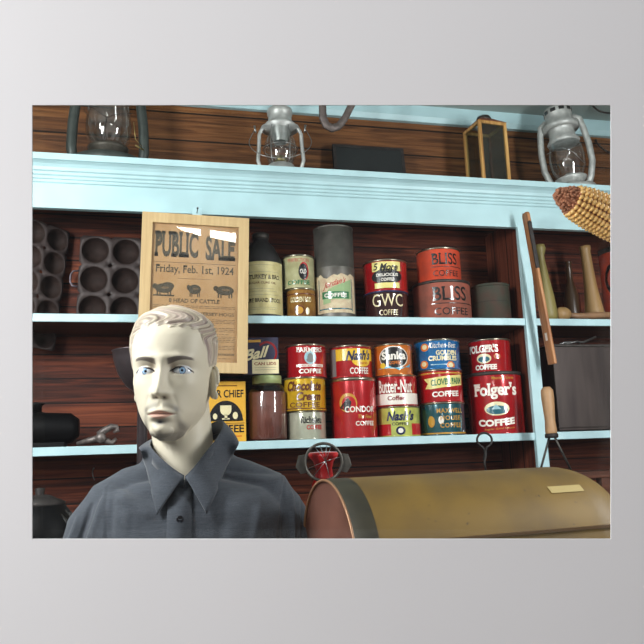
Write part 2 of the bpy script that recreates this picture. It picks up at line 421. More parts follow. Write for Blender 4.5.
# --- stack E
def a_condor(p, r, H):
    p.disc(-r * .35, H * .58, r * .4, H * .16, GOLD, .0004); p.disc(-r * .32, H * .56, r * .32, H * .13, RED, .0005)
    p.poly([(-r * .75, H * .5), (-r * .5, H * .6), (-r * .35, H * .66), (-r * .2, H * .6), (-r * .25, H * .5), (-r * .4, H * .44)], BLK)
    p.text('CONDOR', r * .2, H * .42, r * 1.4, H * .1, WHITE, .02); p.text('The Finer', r * .42, H * .32, r * .7, H * .06, GOLD, .02, .3); p.text('COFFEE', r * .4, H * .2, r * .9, H * .075, WHITE, .02)
_, zE = tin_can(330, 375, 377, z_low, sb, cR, 'tall red coffee tin with a black condor emblem, under the yellow-and-red tin', a_condor, off=6)
def a_nash(p, r, H):
    p.rect(-r * .75, H * .52, r * 1.3, H * .88, YEL); p.disc(r * .55, H * .52, r * .5, H * .2, YEL, .0006, a0=180, a1=360)
    p.text("Nash's", r * .42, H * .52, r * 1.3, H * .32, NAVY, .04, .35, slope=.04); p.text('TOASTED', r * .6, H * .4, r * .5, H * .06, RED, .01, lift=.001)
    p.text('COFFEE', r * .42, H * .1, r * .95, H * .2, WHITE, .02)
    p.rect(-r * 1.35, H * .05, -r * .75, H * .9, GREY)
tin_can(329, 371, 344.5, zE, sb + .002, cR, 'yellow-banded red coffee tin with dark blue script, on the tall red tin', a_nash)
# --- stack F
def a_nash2(p, r, H):
    p.rect(-r * 1.45, H * .05, -r * .45, H * .42, RED); p.rect(r * .55, H * .05, r * 1.45, H * .42, RED)
    p.text("Nash's", r * .02, H * .52, r * 1.35, H * .32, NAVY, .04, .3); p.text('COFFEE', 0, H * .37, r * .8, H * .1, BLK, .02)
    p.disc(0, H * .2, r * .22, H * .14, NAVY); p.disc(0, H * .2, r * .12, H * .08, WHITE, .0009)
_, zF = tin_can(377, 419, 405.8, z_low, sb, cLG, 'lime-and-red coffee tin with dark blue script, bottom of the third stack', a_nash2, off=4)
def a_butter(p, r, H):
    p.rect(-r * 1.5, H * .05, r * 1.5, H * .4, WHITE); p.text('Butter-Nut', -r * .05, H * .42, r * 1.75, H * .42, WHITE, .02, 0, .02, slope=-.01); p.text('Coffee', r * .0, H * .18, r * .85, H * .15, DRED, .03)
_, zF = tin_can(374.5, 415.8, 374.5, zF, sb, cDR, 'dark red and white coffee tin with condensed white lettering, under the orange tin', a_butter)
def a_sanka(p, r, H):
    p.disc(r * .05, H * .55, r * .8, H * .36, WHITE, .0004); p.disc(r * .05, H * .55, r * .75, H * .33, BLK, .0006)
    p.text('Sanka', r * .05, H * .48, r * 1.3, H * .26, WHITE, .04, lift=.001); p.text('COFFEE', r * .1, H * .33, r * .6, H * .1, ORNG, .02, lift=.001)
    p.poly([(-r * .9, H * .2), (r * .95, H * .24), (r * 1.0, H * .34), (r * .3, H * .14), (-r * .2, H * .28)], LBLUE, .0009); p.disc(-r * .55, H * .3, r * .16, H * .09, YEL, .001)
tin_can(373, 411, 343, zF, sb + .002, cO, 'orange coffee tin with a black oval label, top of the third stack', a_sanka)
# --- stack G
def a_max(p, r, H):
    for i, t in enumerate(('MAXWELL', 'HOUSE', 'COFFEE')): p.text(t, r * .35, H * (.67 - i * .22), r * (1.25, .95, 1.0)[i], H * .14, GOLD, .02, space=1.15)
    p.disc(-r * .55, H * .42, r * .17, H * .17, GOLD); p.disc(-r * .1, H * .46, r * .12, H * .12, WHITE); p.rect(-r * 1.4, H * .04, r * 1.4, H * .09, GOLD)
_, zG = tin_can(419.5, 463.5, 401.8, z_low, sb, cT, 'dark teal coffee tin with gold lettering, under the banner tin', a_max, off=2)
def a_clover(p, r, H):
    p.poly([(-r * .7, H * .42), (-r * .4, H * .4), (r * 1.2, H * .52), (r * 1.2, H * .84), (-r * .4, H * .74), (-r * .75, H * .72), (-r * .55, H * .57)], PALEY, .0005)
    p.text('CLOVER FARM', r * .35, H * .52, r * 1.5, H * .2, GREEN, .03, 0, .03, slope=.06, lift=.001)
    p.text('COFFEE', r * .25, H * .16, r * 1.25, H * .17, WHITE, .04, slope=.02); p.rect(-r * 1.4, H * .86, r * 1.4, H * .9, GOLD)
_, zG = tin_can(417, 461, 368.8, zG, sb, cR, 'red coffee tin with a pale yellow banner, under the blue tin', a_clover)
def a_golden(p, r, H):
    p.text('Kitchen-Best', r * .3, H * .7, r * 1.3, H * .18, WHITE, .0, .3); p.text('GOLDEN', r * .45, H * .46, r * 1.0, H * .16, CREAM, .04, 0, .03); p.text('CRUMBLES', r * .28, H * .28, r * 1.35, H * .16, CREAM, .04, 0, .03)
    for cx, cz in ((-.55, .74), (-.62, .18), (.6, .12)): p.disc(r * cx, H * cz, r * .2, H * .13, ORNG); p.disc(r * cx, H * cz + .001, r * .12, H * .08, CREAM, .0009)
    p.rect(-.3 * r, H * .14, r * .5, H * .165, SKY)
tin_can(413.7, 458.3, 338.4, zG, sb + .001, cB, 'bright blue tin with cream lettering and orange biscuits, top of its stack', a_golden)
# --- stack H
def a_folg(p, r, H):
    p.text("Folger's", r * .04, H * .55, r * 1.65, H * .27, WHITE, .03, 0, .05, slope=.0); p.text('Mountain Grown', r * .35, H * .87, r * .85, H * .05, GOLD, .01, .2)
    p.disc(r * .05, H * .4, r * .45, H * .11, CREAM); p.disc(r * .05, H * .38, r * .38, H * .07, TEAL, .0008); p.poly([(-r * .15, H * .39), (r * .02, H * .47), (r * .2, H * .39)], SKY, .001)
    p.text('COFFEE', 0, H * .14, r * 1.35, H * .11, WHITE, .05, slope=.04, arc=-.004); p.text('Regular Grind Vacuum', r * .1, H * .06, r * 1.1, H * .04, GOLD, .0, .2, slope=.05)
_, zH = tin_can(466, 519.5, 371, z_low, sb, cDR, 'large red coffee tin with tall white lettering and a ship picture', a_folg, lid=TIN_DARK)
def a_folg2(p, r, H):
    p.text("FOLGER'S", -r * .35, H * .58, r * 1.55, H * .24, WHITE, .04, 0, .04); p.disc(-r * .28, H * .4, r * .35, H * .15, CREAM); p.disc(-r * .28, H * .38, r * .28, H * .09, TEAL, .0008)
    p.disc(r * .35, H * .45, r * .15, H * .08, GOLD); p.disc(r * .35, H * .45, r * .12, H * .06, RED, .0008); p.text('COFFEE', -r * .22, H * .06, r * 1.05, H * .16, WHITE, .05)
tin_can(467.5, 508.8, 338, zH, sb + .004, cDR, 'short red coffee tin standing on the largest red tin', a_folg2)
# --- upper shelf
def a_rod(p, r, H):
    p.rect(-r * 1.4, H * .78, r * 1.4, H * .82, BROWN); p.text('GOLDEN ROD', 0, H * .52, r * 1.5, H * .18, CREAM, .02, 0, .03); p.disc(r * -.1, H * .25, r * .35, H * .17, BROWN); p.disc(-r * .1, H * .25, r * .25, H * .12, GOLD, .0009); p.disc(r * .45, H * .22, r * .14, H * .12, CREAM)
_, zI = tin_can(286, 315, 287.5, z_mid, sb + .014, cGo, 'old gold-brown coffee tin under the greenish cream tin on the upper shelf', a_rod)
def a_can(p, r, H):
    p.disc(r * .35, H * .5, r * .33, H * .27, RED, .0004); p.disc(r * .3, H * .48, r * .3, H * .24, BLK, .0006); p.text('OLD', r * .3, H * .42, r * .4, H * .14, WHITE, .02, lift=.001)
    p.text('PERFECTION', 0, H * .78, r * 1.4, H * .1, RED, .0); p.text('COFFEE', 0, H * .1, r * 1.5, H * .13, GREEN, .03)
tin_can(282.5, 313.5, 254, zI, sb + .014, cCr, 'greenish cream coffee tin with a black round emblem, beside the long-necked bottle', a_can)
def a_gwc(p, r, H):
    p.text('GWC', r * .1, H * .42, r * 1.45, H * .46, CREAM, .0, 0, .05); p.text('COFFEE', r * .12, H * .1, r * .85, H * .2, CREAM, .0)
_, zK = tin_can(363.5, 407, 290, z_mid, sb, cBr, 'dark brown coffee tin with large cream initials under the red-and-gold tin', a_gwc, lid=mat('blue_lid', (60, 68, 104), .35, .6))
def a_5(p, r, H):
    p.rect(-r * .6, H * .62, r * .75, H * .92, PALEY); p.disc(r * .08, H * .45, r * .72, H * .24, BLK, .0005); p.rect(-r * .5, H * .08, r * .65, H * .25, PALEY, .0007)
    p.text('5', -r * .42, H * .66, r * .22, H * .22, BLK, .02, .2, lift=.001); p.text('More', r * .18, H * .64, r * .85, H * .22, BLK, .03, .35, lift=.001)
    p.text('DELICIOUS', r * .1, H * .45, r * 1.0, H * .1, WHITE, .03, lift=.001); p.text('COFFEE', r * .1, H * .3, r * .6, H * .1, WHITE, .03, lift=.001)
tin_can(362.5, 406, 258.5, zK, sb + .001, cR, 'red coffee tin with a gold and black label, on the dark brown tin', a_5)
def a_bl(p, r, H):
    p.text('BLISS', r * .38, H * .46, r * 1.25, H * .36, BLK, .01, 0, .03); p.text('COFFEE', r * .42, H * .1, r * 1.25, H * .18, BLK, .0)
    p.rect(-r * .3, H * .38, r * 1.4, H * .4, BLK)
_, zL = tin_can(412, 468.5, 278.5, z_mid, sb, cSal2, 'faded rust-orange coffee tin, the wider one beneath the bright orange tin', a_bl, lid=TIN_DARK, off=-3, step=False)
tin_can(416, 458.6, 246.5, zL, sb + .004, cSal, 'bright orange coffee tin with black lettering, on top of the faded one', a_bl, off=-3)
tin_can(471, 508, 282, z_mid, sb + .01, cG, 'dark green rusted tin without lettering, right of the orange tins', lambda p, r, H: p.rect(-r, H * .5, r, H * .515, IRON), lid=cG, step=False)
def tall_gray():
    x, y, r, zt_ = solve_can(315.5, 355.5, 300, sb); z1 = at(332, 224, y - r).z; Hh = z1 - z_mid
    root = empty('tall_tin', (x, y, z_mid), 'tall grey metal canister with a torn cream and green coffee label', 'canister', rot=(0, 0, -math.atan2(x, y)))
    g = mat('dull_tin', (112, 108, 102), .5, .55, scale=18, col2=(84, 82, 76), bump=.1)
    b = MB(); b.lathe([(0, 0), (r, 0), (r, .004), (r, Hh * .53), (r + .001, Hh * .535), (r + .001, Hh * .55), (r - .0005, Hh * .555), (r - .0005, Hh - .006)], g, 48); b.build('body', root)
    b = MB(); b.lathe([(r - .0005, Hh - .006), (r + .001, Hh - .004), (r + .001, Hh), (r - .003, Hh), (r - .004, Hh - .004), (0, Hh - .004)], g, 48); b.build('lid', root)
    p = Print(r, R(-2)); hl = Hh * .47
    n = 14; w = r * 1.25
    top = [(-w + 2 * w * i / n, hl - .004 * (i % 3) - (.010 if 3 < i < 7 else 0)) for i in range(n + 1)]
    PAP = mat('old_label_paper', (206, 192, 158), .75, scale=60, col2=(186, 160, 132))
    p.poly([(w, Hh * .05), (w, Hh * .06)] + top[::-1] + [(-w, Hh * .05)], PAP, .0005)
    for x0, x1 in ((-w + .003, -w + .0048), (-r * .88, -r * .83), (r * .93, r * .98)): p.rect(x0, Hh * .07, x1, hl - .018, TEAL, .0008)
    p.rect(-r * .88, Hh * .085, r * .98, Hh * .098, TEAL, .0008)
    p.poly([(-r * .3, Hh * .3), (r * .9, hl - .02), (r * .9, Hh * .2), (-r * .6, Hh * .14), (-r * .6, Hh * .2)], mat('ink_pale_green', (142, 168, 120), .7), .0007)
    p.rect(-r * .65, Hh * .2, r * .75, Hh * .275, GREEN, .0009); p.text('COFFEE', r * .05, Hh * .215, r * 1.15, Hh * .042, WHITE, .03, lift=.0012)
    p.rect(-r * .2, Hh * .135, r * .85, Hh * .19, PAP, .0009)
    p.text("Jordan's", r * .0, Hh * .32, r * 1.2, Hh * .08, RED, .01, .5, lift=.0012, slope=.28)
    p.build('label', root)
tall_gray()
def bottle():
    x, y, r, zt_ = solve_can(240, 283, 290, sb); z1 = at(262, 234.5, y).z; Hh = z1 - z_mid
    root = empty('syrup_bottle', (x, y, z_mid), 'dark bottle-shaped can with a long neck and a worn cream paper label', 'bottle', rot=(0, 0, -math.atan2(x, y)))
    dk = mat('dark_bottle', (44, 42, 42), .45, .3, var=.2, scale=20)
    b = MB(); b.lathe([(0, 0), (r * .97, 0), (r, .004), (r, Hh * .62), (r * .93, Hh * .7), (r * .62, Hh * .84), (r * .38, Hh * .9), (r * .34, Hh * .93), (r * .34, Hh * .97)], dk, 48); b.build('body', root)
    b = MB(); b.lathe([(r * .34, Hh * .93), (r * .4, Hh * .94), (r * .4, Hh * .995), (r * .36, Hh), (0, Hh)], TIN_DARK, 32); b.build('cap', root)
    PAP = mat('bottle_label_paper', (206, 196, 146), .7, scale=30, col2=(182, 168, 112))
    p = Print(r); p.rect(-r * 1.25, Hh * .03, r * 1.25, Hh * .62, PAP, .0005)
    p.text('B. TURKEY & BRO.', r * .1, Hh * .42, r * 1.75, Hh * .05, BLK, .01, 0, .03, lift=.001); p.text('SUGAR CURE OIL', r * .05, Hh * .365, r * 1.3, Hh * .025, BROWN, .01, lift=.001)
    p.text('PURE BRAND STOCK', r * .1, Hh * .16, r * 1.75, Hh * .045, BLK, .01, 0, .03, lift=.001)
    for q in (.31, .28, .24, .1, .08, .5, .58): p.rect(-r * (.8 + .2 * math.sin(q * 40)), Hh * q, r * (.75 + .15 * math.cos(q * 50)), Hh * q + .0008, GREY, .0009)
    p.build('label', root)
bottle()

# jar with boxed carton on top, yellow box
def jar():
    x, y, r, zt_ = solve_can(248, 286.5, 400, .01); zl = at(266, 374.5, y - r * .7).z; Hh = zl - z_low
    root = empty('glass_jar', (x, y, z_low), 'large glass jar of brown powder with a pale green lid', 'jar', rot=(0, 0, -math.atan2(x, y)))
    b = MB(); b.lathe([(0, .003), (r * .9, .003), (r * .98, .009), (r * .98, Hh * .7), (r * .95, Hh * .74), (0, Hh * .75)], mat('cocoa', (116, 66, 54), .5, scale=15, col2=(88, 48, 40)), 48); b.build('powder', root)
    b = MB(); b.lathe([(0, 0), (r * .92, 0), (r, .008), (r, Hh * .74), (r * .93, Hh * .8), (r * .74, Hh * .86), (r * .72, Hh * .95)], glassmat('jar_glass', (248, 246, 244), .06), 48, cap=False); b.build('jar_body', root)
    b = MB(); b.lathe([(r * .7, Hh * .87), (r * .76, Hh * .87), (r * .76, Hh * .985), (r * .72, Hh), (0, Hh)], mat('pale_green_lid', (158, 172, 116), .4, var=.1, scale=40), 48); b.build('lid', root, label='pale green lid')
    return x, y, zl, r
jx, jy, jz, jr = jar()
def carton(name, label, pl, pr, ptop, pbot, yf, zb, depth, base, art, rz=0, cat='box'):
    a = at((pl + pr) / 2, ptop, yf); bq = at((pl + pr) / 2, pbot, yf)
    w = (pr - pl) / ppm(a); hgt = a.z - zb
    root = empty(name, (a.x, yf + depth / 2, zb), label, cat, rot=(0, 0, R(rz)))
    b = MB(); b.box((-w / 2, -depth / 2, 0), (w / 2, depth / 2, hgt), base); b.build('carton', root, .0012)
    p = Print(); art(p, w, hgt); o = p.mb.build('printing', root); o.location = (0, -depth / 2, 0)
    return root
def a_ball(p, w, h):
    n = NAVY
    p.poly([(w * .12, h * .42)] + [(w * .17 + w * .3 * math.cos(R(a)), h * .58 + h * .32 * math.sin(R(a))) for a in range(-60, 150, 15)] + [(w * .17 + w * .24 * math.cos(R(a)), h * .58 + h * .26 * math.sin(R(a))) for a in range(140, -60, -15)], DRED, .0004)
    p.text('Ball', -w * .12, h * .42, w * .72, h * .3, CREAM, .03, .35, slope=.2, lift=.001); p.rect(-w * .5, h * .87, 0, h * .94, GOLD, .0005)
    p.rect(-w * .25, h * .02, w * .5, h * .4, CREAM, .0006); p.text('CAN LIDS', w * .12, h * .25, w * .62, h * .08, DRED, .02, 0, .02, lift=.001)
    for q in (.18, .12): p.rect(-w * .18, h * q, w * .42, h * q + .001, GREY, .0009)
carton('jar_lid_box', 'dark blue carton with red ring and cream script, standing on the jar lid', 244.5, 279.5, 337.5, 374, jy - .045, jz, .07, mat('carton_navy', (30, 28, 56), .6), a_ball, rz=-8)
def a_chief(p, w, h):
    p.text('OUR CHIEF', 0, h * .73, w * .9, h * .13, BLK, .02); p.rect(-w * .35, h * .92, w * .3, h * .935, BROWN)
    p.disc(w * .03, h * .34, w * .4, h * .34, BLK, .0004, a0=0, a1=180); p.rect(-w * .37, h * .34, w * .43, h * .355, CREAM)
    p.disc(w * .03, h * .53, w * .13, h * .1, CREAM, .0007, a0=180, a1=360); p.rect(w * .0, h * .37, w * .06, h * .45, CREAM, .0007); p.rect(-w * .1, h * .53, w * .16, h * .6, CREAM, .0007); p.rect(-w * .06, h * .365, w * .12, h * .39, CREAM, .0007)
    p.disc(w * .25, h * .43, w * .06, h * .06, CREAM, .0007); p.disc(-w * .22, h * .42, w * .05, h * .05, CREAM, .0007)
    p.rect(-w * .47, h * .3, w * .47, h * .31, BROWN); p.text('COFFEE', w * .02, h * .15, w * .86, h * .13, BLK, .02); p.rect(-w * .35, h * .08, w * .4, h * .1, ORNG)
carton('coffee_carton', 'mustard-yellow coffee carton with a black half-round cup emblem, behind the mannequin neck', 203, 245.5, 381.5, 440, S + .015, z_low, .07, mat('carton_yellow', (214, 160, 40), .6, var=.08, scale=20), a_chief)

# ------------------------------------------------------------------ framed sale bill
def framed():
    Yf = S - .045; tl = at(143, 211.5, Yf); tr = at(248, 221, Yf); br = at(246.5, 375.5, Yf)
    w = (tr - tl).length + .003; h = (tr - br).length; c = (tl + br) / 2
    rollr = .5 * math.atan2(tr.z - tl.z, tr.x - tl.x)
    root = empty('picture_frame', (c.x - (h / 2) * math.sin(-rollr), Yf, c.z - h / 2), 'framed yellowed sale poster in a pale wooden frame, hung before the shelves', 'picture', rot=(0, -rollr, 0))
    wd = planks('pale_frame_wood', ((182, 154, 110), (192, 165, 121), (200, 174, 130)), .4, axis='X', grain='Z', seam=0)
    t = .033; W2, H2 = w / 2, h
    outer = [(-W2, 0), (W2, 0), (W2, H2), (-W2, H2)]; inner = [(-W2 + t, t), (W2 - t, t), (W2 - t, H2 - t), (-W2 + t, H2 - t)]
    b = MB()
    for i in range(4):
        j = (i + 1) % 4
        poly = [outer[i], outer[j], inner[j], inner[i]]
        # slightly inset mitre line
        b.prism([(p[0], p[1]) for p in poly], 0, -.016, wd, 'Y')
    b.build('frame', root, .0012)
    b = MB(); b.box((-W2 + .01, -.004, .01), (W2 - .01, -.001, H2 - .01), mat('poster_paper', (190, 152, 108), .8, scale=14, col2=(176, 136, 92))); b.build('poster', root)
    b = MB(); b.box((-W2 + t - .002, -.0105, t - .002), (W2 - t + .002, -.009, H2 - t + .002), PICGLASS); b.build('glass', root)
    p = Print(); IK = mat('poster_ink', (74, 66, 52), .8); IK2 = mat('poster_ink_thin', (112, 90, 66), .8)
    iw = w - 2 * t; ih = h - 2 * t; L0 = -iw / 2; Z = t + ih
    def T_(s, cx, y0, y1, ww, **k): p.text(s, L0 + cx * iw, Z - y1 * ih, ww * iw, (y1 - y0) * ih, k.pop('m', IK), lift=.0006, **k)
    T_('PUBLIC', .28, .05, .245, .5, bold=.035, serif=.05, space=1.0); T_('SALE', .79, .07, .255, .35, bold=.035, serif=.05, space=1.0)
    p.rect(L0 + .03 * iw, Z - .285 * ih, L0 + .97 * iw, Z - .281 * ih, IK2, .0006)
    T_('Friday, Feb. 1st, 1924', .5, .3, .375, .9, bold=.008, serif=.03)
    p.rect(L0 + .3 * iw, Z - .4 * ih, L0 + .7 * iw, Z - .397 * ih, IK2, .0006)
    # three little engravings: cattle, cow, hog
    def blob(cx, cy, ww, hh, seed, kind):
        rnd = random.Random(seed); X = L0 + cx * iw; Y = Z - cy * ih; ww *= iw; hh *= ih
        p.disc(X, Y, ww * .42, hh * .32, IK, .0006); p.disc(X - ww * .42, Y + hh * .12, ww * .12, hh * .18, IK, .0007)
        for q in (-.3, -.18, .2, .32): p.rect(X + q * ww - ww * .03, Y - hh * .5, X + q * ww + ww * .03, Y, IK, .0007)
        if kind == 0: p.disc(X + ww * .18, Y + hh * .15, ww * .3, hh * .26, IK, .0008); p.rect(X - ww * .5, Y - hh * .52, X + ww * .5, Y - hh * .42, IK, .0006)
        p.disc(X + ww * .05, Y + hh * .04, ww * .2, hh * .08, IK2, .001)
    blob(.15, .475, .24, .11, 1, 0); blob(.5, .475, .17, .11, 2, 1); blob(.85, .475, .25, .11, 3, 2)
    T_('8 HEAD OF CATTLE', .5, .545, .575, .58, bold=.005, serif=.03)
    T_('164 HEAD DUROC JERSEY HOGS', .5, .64, .672, .92, bold=.005, serif=.03)
    def lines(y, n, x0=.03, x1=.97, dy=.012):
        rnd = random.Random(int(y * 1000))
        for i in range(n):
            x = x0
            while x < x1:
                l = rnd.uniform(.02, .08); p.rect(L0 + x * iw, Z - (y + i * dy) * ih, L0 + min(x + l, x1) * iw, Z - (y + i * dy + .004) * ih, IK2, .0006); x += l + .012
    for a in ((.59, 2), (.69, 5), (.765, 1, .3, .75), (.785, 2), (.825, 1, .35, .9), (.84, 4), (.9, 1, .4, .8), (.915, 5), (1.0, 1, .2, .8)): pass
    lines(.595, 2); lines(.69, 3); lines(.73, 1, .3, .75); lines(.75, 3); lines(.795, 1, .4, .9); lines(.812, 4); lines(.865, 1, .45, .8); lines(.878, 3)
    T_('CLERK  A. J. Simmons', .62, .925, .955, .7, bold=.01, serif=.02); lines(.968, 1, .3, .95)
    o = p.mb.build('printing', root); o.location = (0, -.004, 0)
    # nail above
    nl = at(197, 213, S - .006)
    b = MB(); b.tube([(0, 0, 0), (0, -.035, .004)], .0014, IRON, 8); b.lathe([(0, 0), (.0035, 0), (.0035, .001), (0, .001)], IRON, 12, X=T((0, -.035, .004)) @ RX(90))
    n_ = b.build('nail'); n_.location = nl; tag(n_, 'small dark nail in the turquoise upright above the poster frame', 'nail')
framed()

# ------------------------------------------------------------------ lanterns
def arc(c, rx, rz, a0, a1, n=16, plane='XZ'):
    out = []
    for i in range(n + 1):
        a = R(a0 + (a1 - a0) * i / n); u, v = rx * math.cos(a), rz * math.sin(a)
        out.append((c[0] + u, c[1], c[2] + v) if plane == 'XZ' else (c[0] + u, c[1] + v, c[2]))
    return out
zL_ = z_ct
def lantern_small():
    Yc = S + .07; base = at(281, 166, Yc); sc = 1 / ppm(base); zb = z_ct
    x = base.x; Z = lambda py: at(281, py + 2.5, Yc).z - zb
    root = empty('railroad_lantern', (x, Yc, zb), 'small silvery wire-guard lantern with a clear globe, on the cornice above the poster', 'lantern', rot=(0, 0, -math.atan2(x, Yc)))
    r = 12 * sc
    b = MB(); b.lathe([(0, 0), (r * 1.9, 0), (r * 1.95, .006), (r * 1.9, .022), (r * 1.2, .032), (r * 1.1, Z(164))], GALV, 36); b.build('base', root)
    b = MB(); b.lathe([(r * .55, Z(168)), (r * .9, Z(163)), (r * 1.38, Z(152)), (r * 1.32, Z(141)), (r * .95, Z(131)), (r * .85, Z(126))], GLOBE, 36, cap=False); b.build('globe', root)
    b = MB(); b.lathe([(r * .6, Z(140)), (r * .85, Z(131)), (r * .9, Z(124)), (r * .9, Z(121))], mat('tin_hood', (170, 172, 168), .4, .6, var=.1), 36, cap=False); b.lathe([(r * 1.6, Z(127)), (r * 1.2, Z(122)), (r * .98, Z(120)), (r * .98, Z(114)), (r * 1.06, Z(113)), (r * 1.06, Z(108.5)), (r * .9, Z(107)), (0, Z(106.5))], GALV, 36)
    for i in range(16):
        a = 2 * math.pi * i / 16; b.box((-.0018, -.0008, 0), (.0018, .0008, .004), BLK, T((r * 1.03 * math.cos(a), r * 1.03 * math.sin(a), Z(112.5))) @ RZ(math.degrees(a) + 90))
    b.build('hood', root)
    for sx in (-1, 1):
        b = MB(); b.tube([(sx * r * 1.55, 0, .02), (sx * r * 1.9, 0, Z(158)), (sx * r * 1.8, 0, Z(145)), (sx * r * 1.75, 0, Z(132)), (sx * r * 1.4, 0, Z(124)), (sx * r * .9, 0, Z(121))], .0075 * .9, GALV, 12); b.build('side_tube', root)
    b = MB()
    for a in (-35, 35, 145, 215):
        b.tube([(r * 1.15 * math.sin(R(a)), -r * 1.15 * math.cos(R(a)), Z(123)), (r * 1.4 * math.sin(R(a)), -r * 1.4 * math.cos(R(a)), Z(145)), (r * 1.3 * math.sin(R(a)), -r * 1.3 * math.cos(R(a)), Z(160)), (r * 1.0 * math.sin(R(a)), -r * 1.0 * math.cos(R(a)), Z(165))], .0014, TIN, 8)
    b.tube(arc((0, 0, Z(147)), r * 1.45, r * 1.45, 0, 345, 30, 'XY'), .0014, TIN, 8, closed=True); b.build('wire_guard', root)
    b = MB(); b.tube([(-r * 2.05, 0, Z(125))] + [(r * 2.6 * math.cos(R(a)), -.012 - .03 * math.sin(R(a - 180)) , Z(141) + (Z(125) - Z(160)) * .55 * math.sin(R(a))) for a in range(165, 376, 10)] + [(r * 2.05, 0, Z(125))], .0014, TIN, 8)
    for sx in (-1, 1): b.tube([(sx * r * 2.05, 0, Z(130)), (sx * r * 2.15, 0, Z(123))], .0035, TIN, 8)
    b.build('bail', root)
    b = MB(); b.lathe([(0, Z(160)), (r * .55, Z(160)), (r * .4, Z(155)), (r * .15, Z(153)), (0, Z(152))], mat('brass', (168, 150, 96), .35, .9), 20); b.build('burner', root)
lantern_small()
def tube_lantern(pcx, pzt, pzb, hw, label, metal, side_r, Yc, scale_px, gw, tz, globeM, rr=0, bail=True):
    # generic tubular barn lantern. py levels given as list
    base = at(pcx, pzb, Yc); s = 1 / ppm(base); x = base.x; zb = z_ct
    root = empty('barn_lantern', (x, Yc, zb), label, 'lantern', 'tubular barn lanterns on the cornice', rot=(0, R(rr), -math.atan2(x, Yc)))
    return root, s, (lambda py: at(pcx, py, Yc).z - zb)
def lantern_left():
    root, s, Z = tube_lantern(108, 60, 156, 32, 'large dull green-grey barn lantern with a wide glass globe, far left', GALV_D, 5, S + .09, 1, 1, 1, GLOBE)
    M_ = GALV_D
    b = MB(); b.lathe([(0, 0), (36 * s, 0), (38 * s, .008), (37 * s, .03), (18 * s, Z(157)), (14 * s, Z(156))], M_, 40); b.build('base', root)
    b = MB(); b.lathe([(10 * s, Z(161)), (12 * s, Z(157)), (19 * s, Z(152)), (20 * s, Z(149)), (18 * s, Z(148)), (12 * s, Z(149)), (12 * s, Z(152))], mat('burner_dark', (70, 66, 58), .5, .6, var=.2), 40, cap=False); b.build('burner', root)
    b = MB(); b.lathe([(13 * s, Z(150)), (21 * s, Z(140)), (23 * s, Z(128)), (21 * s, Z(112)), (17 * s, Z(97)), (13 * s, Z(88))], GLOBE, 40, cap=False); b.build('globe', root)
    b = MB(); b.lathe([(15 * s, Z(94)), (20 * s, Z(90)), (20 * s, Z(82)), (15 * s, Z(78)), (15 * s, Z(66)), (17 * s, Z(64)), (17 * s, Z(58)), (0, Z(56))], M_, 40); b.build('hood', root)
    for sx in (-1, 1):
        b = MB(); b.tube([(sx * 32 * s, 0, .02), (sx * 35 * s, 0, Z(150)), (sx * 34 * s, 0, Z(125)), (sx * 31 * s, 0, Z(100)), (sx * 26 * s, 0, Z(82)), (sx * 14 * s, 0, Z(76))], 5 * s, M_, 14); b.build('side_tube', root)
    b = MB()
    b.tube([(22 * s, -8 * s, Z(115)), (8 * s, -22 * s, Z(123)), (-2 * s, -23 * s, Z(128)), (-4 * s, -22 * s, Z(150))], .0013, IRON, 8)
    b.tube([(-2 * s, -23 * s, Z(128)), (-14 * s, -18 * s, Z(118)), (-24 * s, -6 * s, Z(110))], .0013, IRON, 8)
    b.tube([(-2 * s, 23 * s, Z(128)), (-14 * s, 18 * s, Z(118)), (-24 * s, 6 * s, Z(110))], .0013, IRON, 8)
    b.build('globe_wire', root)
    b = MB(); b.tube([(33 * s, -4 * s, Z(146)), (26 * s, -8 * s, Z(140)), (24 * s, -12 * s, Z(125))], .0012, mat('brass', (168, 150, 96), .35, .9), 8); b.tube([(34 * s, -5 * s, Z(149)), (26 * s, -12 * s, Z(148))], .003, MATS['brass'], 8); b.build('lift_lever', root)
lantern_left()
